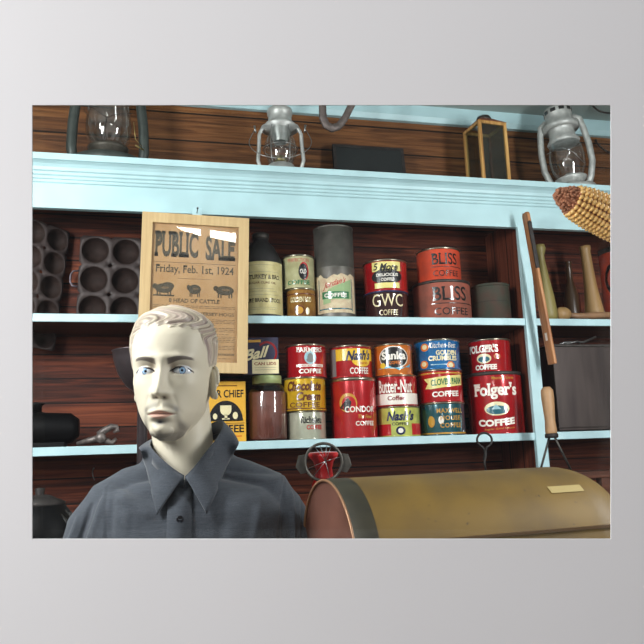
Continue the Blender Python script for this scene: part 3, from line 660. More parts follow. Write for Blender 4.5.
def lantern_right():
    root, s, Z = tube_lantern(573, 108, 184, 24, 'silver barn lantern with curved side tubes, behind the corn cob on the cornice', GALV, 4, S + .06, 1, 1, 1, GLOBE, rr=-5)
    M_ = GALV; s *= .87
    b = MB(); b.lathe([(0, 0), (24 * s, 0), (26 * s, .006), (25 * s, .022), (15 * s, Z(187)), (11 * s, Z(183))], M_, 40); b.build('base', root)
    b = MB(); b.lathe([(10 * s, Z(186)), (17 * s, Z(181)), (18 * s, Z(179)), (15 * s, Z(178)), (8 * s, Z(178)), (6 * s, Z(174)), (0, Z(173))], M_, 40); b.build('burner', root)
    b = MB(); b.lathe([(13 * s, Z(180)), (19 * s, Z(170)), (20.5 * s, Z(160)), (19 * s, Z(150)), (16 * s, Z(141)), (14 * s, Z(137))], GLOBE, 40, cap=False); b.build('globe', root)
    b = MB(); b.lathe([(17 * s, Z(144)), (18.5 * s, Z(142)), (15 * s, Z(138)), (14 * s, Z(130)), (15.5 * s, Z(129)), (20 * s, Z(130)), (20 * s, Z(125)), (15 * s, Z(122)), (15 * s, Z(116)), (15.5 * s, Z(115)), (15.5 * s, Z(109)), (12 * s, Z(108)), (0, Z(107.5))], M_, 40)
    for i in range(10):
        a = 2 * math.pi * i / 10; b.box((-3 * s, -.001, 0), (3 * s, .001, 4 * s), BLK, T((15.6 * s * math.cos(a), 15.6 * s * math.sin(a), Z(114))) @ RZ(math.degrees(a) + 90))
    b.build('hood', root)
    for sx in (-1, 1):
        b = MB(); b.tube([(sx * 16 * s, 0, .02), (sx * 22 * s, 0, Z(180)), (sx * 26.5 * s, 0, Z(166)), (sx * 26.5 * s, 0, Z(148)), (sx * 24 * s, 0, Z(132)), (sx * 22 * s, 0, Z(123)), (sx * 15 * s, 0, Z(119))], 3.6 * s, M_, 14, flat=(1, 1.3)); b.build('side_tube', root)
    b = MB()
    b.tube([(-20 * s, -6 * s, Z(151)), (-4 * s, -22 * s, Z(153)), (8 * s, -20 * s, Z(160)), (17 * s, -12 * s, Z(170))], .0012, TIN, 8)
    b.tube([(18 * s, -8 * s, Z(150)), (6 * s, -21 * s, Z(156)), (-6 * s, -21 * s, Z(170))], .0012, TIN, 8); b.build('globe_wire', root)
lantern_right()

# wood-framed lantern
def wood_lantern():
    Yc = S + .13; x = at(488, 175, Yc).x; s = 1 / ppm(at(487, 150, Yc)); Z = lambda py: at(487, py, Yc).z - z_ct
    root = empty('wooden_lantern', (x, Yc, z_ct), 'old wooden box lantern with glass sides and a rounded metal cap, on the cornice', 'lantern', rot=(0, 0, R(5)))
    wd = planks('lantern_wood', ((150, 108, 58), (190, 144, 84), (214, 172, 108)), .2, axis='X', grain='Z', seam=0); wd2 = planks('lantern_wood_red', ((110, 56, 34), (142, 80, 50), (160, 96, 62)), .2, axis='X', grain='Z', seam=0)
    q = .055; t = .012; Ht = Z(128); Hp = Z(117)
    for sx in (-1, 1):
        for sy in (-1, 1):
            b = MB(); b.box((sx * q - t / 2, sy * q - t / 2, .012), (sx * q + t / 2, sy * q + t / 2, Ht), wd if sx * sy < 0 or sy < 0 else wd2); b.build('post', root, .001)
    b = MB(); b.box((-q - t, -q - t, 0), (q + t, q + t, .014), wd2); b.build('base', root, .001)
    for sx in (-1, 1):
        for z0_, z1_ in ((Ht - .012, Ht), (.014, .026)):
            b = MB(); b.box((sx * q - t / 2, -q, z0_), (sx * q + t / 2, q, z1_), wd); b.build('rail', root, .001)
            b = MB(); b.box((-q, sx * q - t / 2, z0_), (q, sx * q + t / 2, z1_), wd); b.build('rail', root, .001)
    # hipped top + cap
    a = q + .008; c = .026; zt2 = Ht + .028
    vs = [(-a, -a, Ht), (a, -a, Ht), (a, a, Ht), (-a, a, Ht), (-c, -c, zt2), (c, -c, zt2), (c, c, zt2), (-c, c, zt2)]
    b = MB(); b.add(vs, [(0, 3, 2, 1), (4, 5, 6, 7), (0, 1, 5, 4), (1, 2, 6, 5), (2, 3, 7, 6), (3, 0, 4, 7)], wd2); b.build('roof', root, .001)
    b = MB(); b.lathe([(.03, zt2 - .004), (.03, zt2 + .006), (.024, zt2 + .016), (.012, zt2 + .022), (0, zt2 + .023)], TIN_DARK, 30); b.build('cap', root, label='rounded dark metal cap')
    gl = glassmat('old_glass', (214, 222, 220), .06)
    for i in range(4):
        b = MB(); b.box((-q + t / 2, -q - .001, .024), (q - t / 2, -q + .001, Ht - .012), gl, RZ(90 * i)); b.build('glass', root)
wood_lantern()

# dark tray + iron strap hanger + hooks
b = MB(); p0 = at(334, 168, S + .2); w = 76 / ppm(p0); hh = at(370, 143, S + .2).z - z_ct
b.box((-w / 2, -.004, 0), (w / 2, .004, hh), mat('slate_black', (22, 26, 26), .5, var=.2, scale=12)); b.box((-w / 2, -.006, hh - .012), (w / 2, .006, hh), IRON); b.box((-w / 2, -.006, 0), (w / 2, .006, .012), IRON); b.box((-w / 2, -.006, .012), (-w / 2 + .012, .006, hh - .012), IRON); b.box((w / 2 - .012, -.006, .012), (w / 2, .006, hh - .012), IRON)
o = b.build('slate_board', None, .001); c_ = at(371, 160, S + .2); o.location = (c_.x, S + .2, z_ct); o.rotation_euler = (R(-8), 0, 0); tag(o, 'black framed slate leaning on the back boards beside the wire-guard lantern', 'slate')
def strap():
    Yc = S + .02; s = 1 / ppm(at(335, 115, Yc)); P = lambda px, py: at(px, py, Yc)
    ctr = [(323, 96), (322.5, 108), (323, 118), (326, 125), (332, 128.5), (339, 126), (345, 118), (350, 108), (358, 94)]
    pts = [P(*c) for c in ctr]; n = len(pts)
    dns = []
    for i in range(n - 1):
        for k_ in range(4): dns.append(pts[i].lerp(pts[i + 1], k_ / 4))
    dns.append(pts[-1]); vs = []; fs = []
    o0 = pts[0].copy()
    for i, p in enumerate(dns):
        t = (dns[min(i + 1, len(dns) - 1)] - dns[max(i - 1, 0)]).normalized(); nn = Vector((0, 1, 0)).cross(t).normalized() * .0125
        for q in (p + nn + Vector((0, -.006, 0)), p + nn + Vector((0, .006, 0)), p - nn + Vector((0, .006, 0)), p - nn + Vector((0, -.006, 0))): vs.append(tuple(q - o0))
    for i in range(len(dns) - 1):
        for k_ in range(4): fs.append((i * 4 + k_, i * 4 + (k_ + 1) % 4, i * 4 + 4 + (k_ + 1) % 4, i * 4 + 4 + k_))
    fs += [(3, 2, 1, 0), tuple(len(dns) * 4 - 4 + k_ for k_ in range(4))]
    b = MB(); b.add(vs, fs, mat('strap_iron', (104, 94, 90), .55, .4, var=.2, scale=60), True)
    # legs up to the ceiling
    for p in (dns[0], dns[-1]):
        q = p - o0; b.box((q.x - .004, -.013, q.z - .004), (q.x + .004, .013, zt + .018 - o0.z), MATS['strap_iron'])
    o = b.build('iron_strap', None); o.location = o0; tag(o, 'bent grey iron strap hanging down from above, left of the slate', 'strap')
strap()
def hook(points, Y, r, name, label, m=IRON):
    pts = [at(px, py, Y + dy) for px, py, dy in points]; o0 = pts[0].copy(); b = MB()
    # smooth
    q = []
    for i in range(len(pts) - 1):
        p0_, p1, p2, p3 = pts[max(i - 1, 0)], pts[i], pts[i + 1], pts[min(i + 2, len(pts) - 1)]
        for k_ in range(6):
            t = k_ / 6; q.append(.5 * ((2 * p1) + (p2 - p0_) * t + (2 * p0_ - 5 * p1 + 4 * p2 - p3) * t * t + (3 * p1 - p0_ - 3 * p2 + p3) * t ** 3))
    q.append(pts[-1]); b.tube([p - o0 for p in q], r, m, 10); o = b.build(name); o.location = o0; tag(o, label, 'hook' if 'hook' in name else 'wire'); return o
hook([(590, 100, -.12), (594, 107, -.14), (602, 112, -.15), (616, 113, -.15), (622, 108, -.12)], BK - .02, .004, 'ceiling_hook', 'curved black iron hook at the top right corner')
hook([(596, 140, 0), (597, 143, -.02), (603, 149, -.03), (612, 153, -.03), (618, 150, -.02)], BK - .002, .004, 'wall_hook', 'grey iron hook on the boards right of the silver lantern')
hook([(94, 468, 0), (92.5, 471, -.012), (93, 476, -.018), (94.5, 480, -.012)], BK - .001, .0022, 'coat_hook', 'tiny bent wire hook on the planks above the mannequin shoulder', TIN)

# ------------------------------------------------------------------ muffin pans on the back wall of the left bay
def muffin(cols, rows, c, px_r, name, label, rotz, rotY=0):
    pass
def pan(center, rows, cols, pitch, rc, dep, label, rot, handle=True):
    m2 = mat('pan_cup_iron', (44, 32, 28), .7, .1, var=.3, scale=60, bump=.1, spec=.2); m = mat('pan_iron', (62, 52, 50), .6, .2, var=.2, scale=60, bump=.1)
    root = empty('muffin_pan', center, label, 'muffin pan', 'cast iron muffin pans in the left bay', rot=rot)
    W_, H_ = cols * pitch, rows * pitch
    # plate with holes: build per cell ring
    b = MB(); n = 32
    for i in range(rows):
        for j in range(cols):
            cx = (j - (cols - 1) / 2) * pitch; cz = (i - (rows - 1) / 2) * pitch; vs = []; hp = pitch / 2
            for k_ in range(n):
                a = 2 * math.pi * (k_ + .5) / n; c_, s_ = math.cos(a), math.sin(a); t = hp / max(abs(c_), abs(s_))
                vs += [(cx + t * c_, 0, cz + t * s_), (cx + rc * c_, -.001, cz + rc * s_), (cx + rc * .97 * c_, .003, cz + rc * .97 * s_), (cx + rc * .72 * c_, dep, cz + rc * .72 * s_)]
            fs = []
            for k_ in range(n):
                k2 = (k_ + 1) % n
                for q in range(3): fs.append((4 * k_ + q, 4 * k2 + q, 4 * k2 + q + 1, 4 * k_ + q + 1))
            fs.append(tuple(4 * k_ + 3 for k_ in range(n)))
            b.add(vs, [f for q_, f in enumerate(fs[:-1]) if q_ % 3 == 0], m, True); b.add(vs, [f for q_, f in enumerate(fs[:-1]) if q_ % 3] + [fs[-1]], m2, True)
    o = b.build('pan_body', root); sd = o.modifiers.new('solid', 'SOLIDIFY'); sd.thickness = .002; sd.offset = 1
    if handle:
        for sx in (-1, 1):
            b = MB(); xx = sx * W_ / 2; b.tube([(xx, 0, -.028), (xx + sx * .018, 0, -.026), (xx + sx * .026, 0, -.012), (xx + sx * .026, 0, .012), (xx + sx * .018, 0, .026), (xx, 0, .028)], .0035, mat('handle_iron', (104, 96, 104), .4, .5), 8); b.build('handle', root)
    return root
Yp = BK - .04; c_ = at(112, 280, Yp); pp = ppm(c_)
pan((at(125, 280, Yp).x, Yp, at(112, 280.5, Yp).z), 3, 3, 29.8 / pp, 13.4 / pp, .036, 'dark iron muffin pan with a side loop handle, hung flat on the planks', (0, R(1.5), 0))
c2 = at(39, 284, BK - .10)
pan(c2, 5, 2, 24.5 / pp, 11.4 / pp, .036, 'second muffin pan turned sideways at the far left edge, nearest the picture edge', (0, R(6), R(38)), handle=False)

# things on the lower-left shelf
def camera_like():
    c_ = at(45, 443, S + .1); s = 1 / ppm(c_); root = empty('old_lamp', (c_.x, S + .1, z_low), 'black enamelled old carriage lamp lying on the left shelf, pale lens at one end', 'lamp')
    X = T((-30 * s, 0, 19 * s)) @ RY(90)
    b = MB(); b.lathe([(0, 62 * s), (9 * s, 62 * s), (15 * s, 54 * s), (16 * s, 30 * s), (18 * s, 22 * s), (18 * s, 8 * s), (0, 8 * s)], BLACK, 36, X=X); b.build('body', root)
    b = MB(); b.lathe([(0, 3 * s), (8 * s, 4 * s), (15 * s, 8 * s), (17 * s, 9 * s)], mat('lens_glass', (150, 172, 180), .1, .3), 36, X=X); b.build('lens', root)
    b = MB(); b.box((-25 * s, -12 * s, 0), (20 * s, 12 * s, 5 * s), BLACK); b.build('foot', root, .002)
    b = MB(); b.lathe([(6 * s, 0), (6 * s, 8 * s), (9 * s, 10 * s), (0, 12 * s)], BLACK, 24, X=T((-10 * s, 0, 34 * s))); b.build('vent', root)
camera_like()
def pliers():
    c_ = at(104, 440, S + .06); s = 1 / ppm(c_); root = empty('pipe_wrench', (c_.x, S + .06, z_low), 'worn grey metal wrench with open jaws lying on the left shelf', 'wrench')
    m = mat('worn_steel', (112, 104, 100), .45, .5, var=.35, scale=60, bump=.2)
    b = MB(); b.tube([(-26 * s, .02, 3 * s), (-14 * s, .01, 6 * s), (-2 * s, 0, 8 * s)], [2.5 * s, 4 * s, 5 * s], m, 12, flat=(1, .8)); b.build('handle', root)
    b = MB(); b.tube([(-6 * s, 0, 11 * s), (0, 0, 15 * s), (7 * s, 0, 19 * s), (12 * s, 0, 18.5 * s), (13 * s, 0, 15 * s), (9 * s, 0, 13 * s)], [3 * s, 3.5 * s, 3 * s, 2.6 * s, 2.3 * s, 1.2 * s], m, 12); b.build('upper_jaw', root)
    b = MB(); b.tube([(-4 * s, 0, 6 * s), (4 * s, 0, 4.5 * s), (8 * s, 0, 3 * s), (12 * s, 0, 7 * s)], [3.5 * s, 3 * s, 2.6 * s, 1.5 * s], m, 12); b.build('lower_jaw', root)
    b = MB(); b.lathe([(0, -5 * s), (5 * s, -5 * s), (5 * s, 5 * s), (0, 5 * s)], m, 20, X=T((-3 * s, 0, 8 * s)) @ RX(90)); b.build('pivot', root)
pliers()
def kettle():
    # dark rounded pot, lower left, standing in front of the shelves on its own stool
    D = 1.75; c_ = atd(38, 545, D); s = D / F; zc = c_.z
    zs = z_low - .42
    root = empty('black_kettle', (c_.x, c_.y, zc - .07), 'black iron kettle with tangled leather straps in the lower left corner', 'kettle')
    b = MB(); b.lathe([(0, 0), (24 * s, 0), (34 * s, 8 * s), (40 * s, 30 * s), (36 * s, 52 * s), (24 * s, 68 * s), (10 * s, 76 * s), (0, 77 * s)], BLACK, 44); b.build('pot', root)
    b = MB(); b.lathe([(24 * s, 66 * s), (25 * s, 70 * s), (10 * s, 77 * s), (4 * s, 78 * s), (5 * s, 84 * s), (0, 85 * s)], IRON, 32); b.build('lid', root)
    lt = mat('black_leather', (30, 28, 26), .5, var=.3, scale=60, bump=.3)
    for k_, pts in enumerate(([(22, -18, 60), (30, -22, 50), (36, -18, 36), (38, -12, 10)], [(26, -10, 62), (38, -14, 44), (40, -16, 30), (34, -20, 12)], [(30, -10, 60), (33, -12, 52), (37, -9, 54)], [(28, -20, 45), (36, -20, 30), (42, -14, 20), (40, -16, 2)])):
        b = MB(); b.tube([(x * s, y * s, z * s) for x, y, z in pts], 2.2 * s, lt, 8, flat=(1, .5)); b.build('strap', root)
    # stool
    z0 = zc - .07
    st = empty('low_stool', (c_.x, c_.y, 0), 'plain wooden stool carrying the black kettle', 'stool')
    wd = mat('stool_wood', (88, 56, 36), .6, var=.2, scale=20, stretch=(1, 1, .1))
    b = MB(); b.lathe([(0, z0 - .025), (.14, z0 - .025), (.145, z0 - .012), (.14, z0), (0, z0)], wd, 40); b.build('seat', st)
    for k_ in range(4):
        a = math.pi / 4 + k_ * math.pi / 2; b = MB(); b.tube([(.09 * math.cos(a), .09 * math.sin(a), z0 - .02), (.13 * math.cos(a), .13 * math.sin(a), 0)], .013, wd, 10); b.build('leg', st)
kettle()
# dark iron bowl on a post, behind the mannequin
def bowl_post():
    D = 1.62; s = D / F; c_ = atd(143, 352, D)
    root = empty('iron_bowl_stand', (c_.x, c_.y, 0), 'dark metal bowl on a tall post behind the mannequin head', 'stand')
    zr = c_.z; m = mat('dark_pewter', (66, 58, 60), .38, .6, var=.15, scale=30)
    b = MB(); b.lathe([(0, zr - 42 * s), (8 * s, zr - 40 * s), (16 * s, zr - 34 * s), (24 * s, zr - 22 * s), (28.5 * s, zr - 8 * s), (29.5 * s, zr), (30.5 * s, zr + 1 * s), (29 * s, zr + 1.4 * s), (28 * s, zr), (26 * s, zr - 9 * s), (15 * s, zr - 30 * s), (0, zr - 36 * s)], m, 44); b.build('bowl', root)
    b = MB(); b.lathe([(.16, 0), (.16, .012), (.03, .03), (5.0 * s, .06), (4.8 * s, zr - 48 * s), (6 * s, zr - 44 * s), (4 * s, zr - 40 * s)], m, 28); b.build('post', root)
    b = MB(); b.tube([(-5 * s, -18 * s, zr + 2 * s), (-5 * s, -18 * s, zr + 5 * s), (4 * s, -18 * s, zr + 5 * s)], 1.2 * s, m, 8); b.build('clip', root)
bowl_post()

# ------------------------------------------------------------------ right bay
WD1 = mat('turned_wood', (150, 118, 74), .5, var=.15, scale=20, stretch=(1, 1, .15)); WD2 = mat('greenish_wood', (124, 112, 62), .5, var=.15, scale=20, stretch=(1, 1, .15))
def turned(name, label, px, pb, pt, prof, m, Y, cat, tilt=0, group=None):
    a = at(px, pb, Y); s = 1 / ppm(a); Hh = at(px, pt, Y).z - z_mid
    b = MB(); b.lathe([(r * s, t * Hh) for r, t in prof], m, 30); o = b.build(name); o.location = (a.x, Y, z_mid); o.rotation_euler = (0, R(tilt), 0); tag(o, label, cat, group); return o
turned('wooden_club', 'greenish turned wooden club with a ball knob, behind the leaning stick', 549.5, 316, 244, [(0, 0), (7.5, 0), (8.5, .08), (7.5, .3), (5.2, .55), (3.6, .75), (3.2, .84), (4.6, .88), (5.8, .93), (5, .98), (0, 1)], WD2, S + .05, 'club', -3)
turned('wooden_pestle', 'tan flaring wooden pestle, the widest-footed one in the right bay', 595, 312, 246, [(0, 0), (10, 0), (10.5, .06), (8.5, .22), (6.4, .45), (5.3, .7), (4.9, .92), (5.6, .95), (5.6, .99), (0, 1)], WD1, S + .1, 'pestle', -3)
o = turned('dark_bottle', 'small dim brown bottle with a white tag in the right bay', 573, 312, 262, [(0, 0), (7.5, 0), (8, .05), (7.6, .45), (4.5, .62), (3.2, .7), (3, .96), (3.6, .97), (3.6, 1), (0, 1)], mat('amber_dark', (62, 44, 28), .3), S + .17, 'bottle')
s_ = 1 / ppm(at(573, 310, S + .17)); b = MB(); b.box((-3.5 * s_, -8.6 * s_, .021), (5 * s_, -7.8 * s_, .031), WHITE); b.build('tag', o)
def log():
    Y = S + .045; A = at(556, 310, Y); B_ = at(640, 304, Y); A.z = z_mid + .026; B_.z = A.z + .0
    s = 1 / ppm(A); root = empty('wooden_mallet', tuple(A), 'wooden mallet lying on its side at the front of the right bay shelf', 'mallet')
    d = B_ - A; L = d.length
    b = MB(); b.tube([(0, 0, 0), (.012, 0, .0), (.036, 0, 0), (.05, 0, 0)], [.018, .0255, .0255, .018], WD1, 20); b.build('head', root)
    b = MB(); b.tube([(.045, 0, -.003), (.09, 0, -.007), (.16, 0, -.003), (L, 0, 0)], [.009, .011, .013, .012], mat('mallet_handle', (136, 102, 72), .5, var=.15), 16); b.build('handle', root)
log()
def a_c(p, r, H):
    p.text('C', -r * .5, H * .52, r * .55, H * .3, BLK, .01); p.text('B', -r * .5, H * .1, r * .3, H * .14, BLK, .04)
tin_can(597, 662, 240, z_mid, .11, cSal, 'rust-orange tin with black lettering, cut by the right edge', lambda p, r, H: (p.text('C', -r * .62, H * .42, r * .6, H * .38, BLK, .01), p.text('B', -r * .62, H * .1, r * .3, H * .14, BLK, .05)), lid=TIN_DARK, step=False)
def roaster():
    Y0 = S + .03; a = at(552, 344, Y0); w = .34; h_ = a.z - z_low; x0 = at(556, 390, Y0).x
    root = empty('roasting_box', (x0 + w / 2, Y0 + .11, z_low), 'dull brownish-grey rectangular metal tank filling the lower right bay', 'box')
    m = mat('zinc_brown', (74, 64, 60), .45, .4, scale=8, col2=(54, 45, 43), bump=.1, stretch=(3, 3, .4))
    b = MB(); b.box((-w / 2, -.11, .004), (w / 2, .11, h_ - .008), m); b.box((-w / 2 - .003, -.113, .012), (w / 2 + .003, .113, .018), m); b.build('tank', root, .004)
    b = MB(); b.box((-w / 2 - .006, -.116, h_ - .01), (w / 2 + .006, .116, h_ - .003), TIN_DARK); b.box((-w / 2, -.11, h_ - .003), (w / 2, .11, h_), m); b.build('lid', root, .002)
    b = MB(); b.tube([(-.12, -.08, h_ + .002), (-.1, -.08, h_ + .01), (-.07, -.08, h_ + .012), (-.02, -.08, h_ + .012), (.04, -.07, h_ + .034)], .004, TIN, 8); b.tube([(-.1, -.07, h_ + .003), (-.05, -.09, h_ + .014), (-.03, -.07, h_ + .006)], .003, TIN, 8); b.build('handle', root)
roaster()
# long wooden stick leaning on the upright
def stick():
    Y = S - .075; A = at(525.5, 213, Y + .0); B_ = at(552.5, 364, Y); s = 1 / ppm(A); ax = (A - B_); L = ax.length
    root = empty('wooden_stick', tuple(B_), 'long brown wooden stick with iron strip and white sticker, leaning on the upright', 'stick')
    root.rotation_euler = ax.to_track_quat('Z', 'Y').to_euler()
    wd = planks('stick_wood', ((122, 76, 46), (156, 104, 66), (182, 130, 86)), .5, axis='X', grain='Z', seam=0)
    b = MB(); pr_ = [(6.2, 0), (6.5, .04), (6.2, .3), (5.6, .6), (5.4, .9), (6, .95), (5.8, .985), (4, 1.0)]
    vs = []; fs = []; n = 16
    for r, t in [(4.5, -.002)] + pr_:
        for k_ in range(n):
            a = 2 * math.pi * k_ / n; ca, sa = math.cos(a), math.sin(a); e = .5
            vs.append((r * s * math.copysign(abs(ca) ** e, ca), .007 * math.copysign(abs(sa) ** e, sa), L * t))
    for j in range(len(pr_)):
        for k_ in range(n): fs.append((j * n + k_, j * n + (k_ + 1) % n, (j + 1) * n + (k_ + 1) % n, (j + 1) * n + k_))
    fs += [tuple(range(n - 1, -1, -1)), tuple(len(pr_) * n + k_ for k_ in range(n))]
    b.add(vs, fs, wd, False); b.build('shaft', root, .0006)
    b = MB(); b.box((4.5 * s, -.009, L * .62), (6.2 * s, .004, L * .93), IRON); b.sphere((6.2 * s, -.004, L * .93), .004, IRON); b.build('iron_strip', root)
    b = MB(); b.box((-1 * s, -.0075, L * .15), (2.6 * s, -.0068, L * .2), WHITE); b.build('sticker', root, label='small white sticker')
stick()
def masher():
    Y = S - .12; top = at(546.5, 387, Y); bot = at(551.5, 435, Y); s = 1 / ppm(top); ax = top - bot; L = ax.length
    root = empty('wire_masher', tuple(bot), 'wooden-handled wire masher standing below the leaning stick', 'masher')
    q = ax.to_track_quat('Z', 'Y'); root.rotation_euler = q.to_euler(); qi = q.inverted()
    b = MB(); b.lathe([(0, -.001), (5.2 * s, 0), (5.8 * s, L * .08), (5.0 * s, L * .3), (5.6 * s, L * .5), (6.2 * s, L * .75), (6 * s, L * .93), (3.5 * s, L), (0, L)], mat('handle_wood', (168, 130, 92), .5, var=.12, scale=25), 24); b.build('handle', root)
    b = MB(); b.lathe([(5.5 * s, -3 * s), (6.6 * s, -2 * s), (6.4 * s, 1 * s), (5 * s, 2 * s)], IRON, 20); b.build('ferrule', root)
    for dx, px in ((-3, 540.5), (4, 571)):
        e = at(px, 470, Y - .0); lp = qi @ (e - bot)
        b = MB(); b.tube([(dx * s, 0, 0), tuple(Vector((dx * s, 0, 0)).lerp(lp, .5)), tuple(lp)], 1.1 * s, TIN_DARK, 8); b.build('wire', root)
    e1 = qi @ (at(540.5, 470, Y) - bot); e2 = qi @ (at(571, 470, Y) - bot); b = MB(); pts = [e1.lerp(e2, i / 8) + Vector((0, .012 * (1 if i % 2 else -1), -.004)) for i in range(9)]; b.tube(pts, 1.2 * s, TIN_DARK, 8); b.build('masher_head', root)
masher()
ca_, cb_ = at(352, 476, S - .12), at(598, 476, S - .12); zt_c = at(545, 472.5, S - .12).z
cn = empty('narrow_bench', ((ca_.x + cb_.x) / 2, S - .14, 0), 'narrow wooden bench in front of the shelves, behind the round-topped case', 'bench'); hw = (cb_.x - ca_.x) / 2
b = MB(); b.box((-hw, -.07, zt_c - .02), (hw, .07, zt_c), SHW); b.build('bench_top', cn, .001)
for sx in (-1, 1):
    for sy in (-1, 1):
        b = MB(); b.box((sx * (hw - .03) - .015, sy * .05 - .015, 0), (sx * (hw - .03) + .015, sy * .05 + .015, zt_c - .02), SHW); b.build('leg', cn, .001)
def eyebolt():
    Y = S - .12; b = MB(); c_ = at(484.5, 440, Y); s = 1 / ppm(c_)
    ring = [(8 * math.cos(R(a)), 0, 7 * math.sin(R(a))) for a in range(-70, 251, 16)]
    pts = [(1.2, 0, -30), (-.8, -1, -22), (1.2, 0, -15), (2, 1, -9)] + ring + [(-1, -1, -9), (1, 1, -13), (-1, 0, -20)]
    b.tube([(x * s, y * s, z * s) for x, y, z in pts], 1.15 * s, IRON, 8); o = b.build('twisted_wire_loop'); o.location = c_; o.rotation_euler = (0, R(4), 0)
    tag(o, 'twisted dark wire with a round eye, in front of the largest red tin', 'wire')
eyebolt()
def wheel():
    Y = S - .3; c_ = at(323.5, 462, Y); s = 1 / ppm(c_)
    root = empty('ring_lantern', tuple(c_), 'dark metal ring with wire spokes over a red bowl, under the lower shelf', 'lantern', rot=(R(4), 0, -math.atan2(c_.x, c_.y)))
    m = mat('ring_metal', (92, 88, 82), .45, .6, var=.2, scale=50)
    b = MB(); n = 48; b.lathe([(17 * s, -3 * s), (19.6 * s, -3.4 * s), (19.6 * s, 4 * s), (17 * s, 3 * s), (17 * s, -3 * s)], m, n, X=RX(90), cap=False); b.build('ring', root)
    for sx in (-1, 1):
        b = MB(); b.prism([(sx * 18 * s, -10 * s), (sx * 23 * s, -11 * s), (sx * 28 * s, -4 * s), (sx * 25 * s, 7 * s), (sx * 17.5 * s, 8 * s)], -.004, .004, m, 'Y'); b.build('lug', root, .001)
    for k_, a in enumerate((15, 62, 78, 100, 118, 200, 232, 290)):
        b = MB(); b.tube([(2 * s, -4 * s, 1 * s), (17.5 * s * math.cos(R(a)), -2 * s, 17.5 * s * math.sin(R(a)))], .0009, TIN, 6); b.build('spoke', root)
    red = mat('red_enamel', (196, 22, 26), .35, var=.15, scale=30, coat=.3)
    b = MB(); b.lathe([(16 * s, 0), (15 * s, -4 * s), (10.5 * s, -9 * s), (8.5 * s, -16 * s), (9.5 * s, -24 * s), (13 * s, -34 * s), (0, -34 * s)], red, 36, X=T((0, 20 * s, 8 * s))); b.build('red_bowl', root, label='red enamelled flared bowl')
    b = MB(); b.lathe([(.09, 0), (.09, .01), (.016, .03), (.012, c_.z - 20 * s)], IRON, 20, X=T((0, .0, -c_.z))); b.build('stand_pole', root)
wheel()

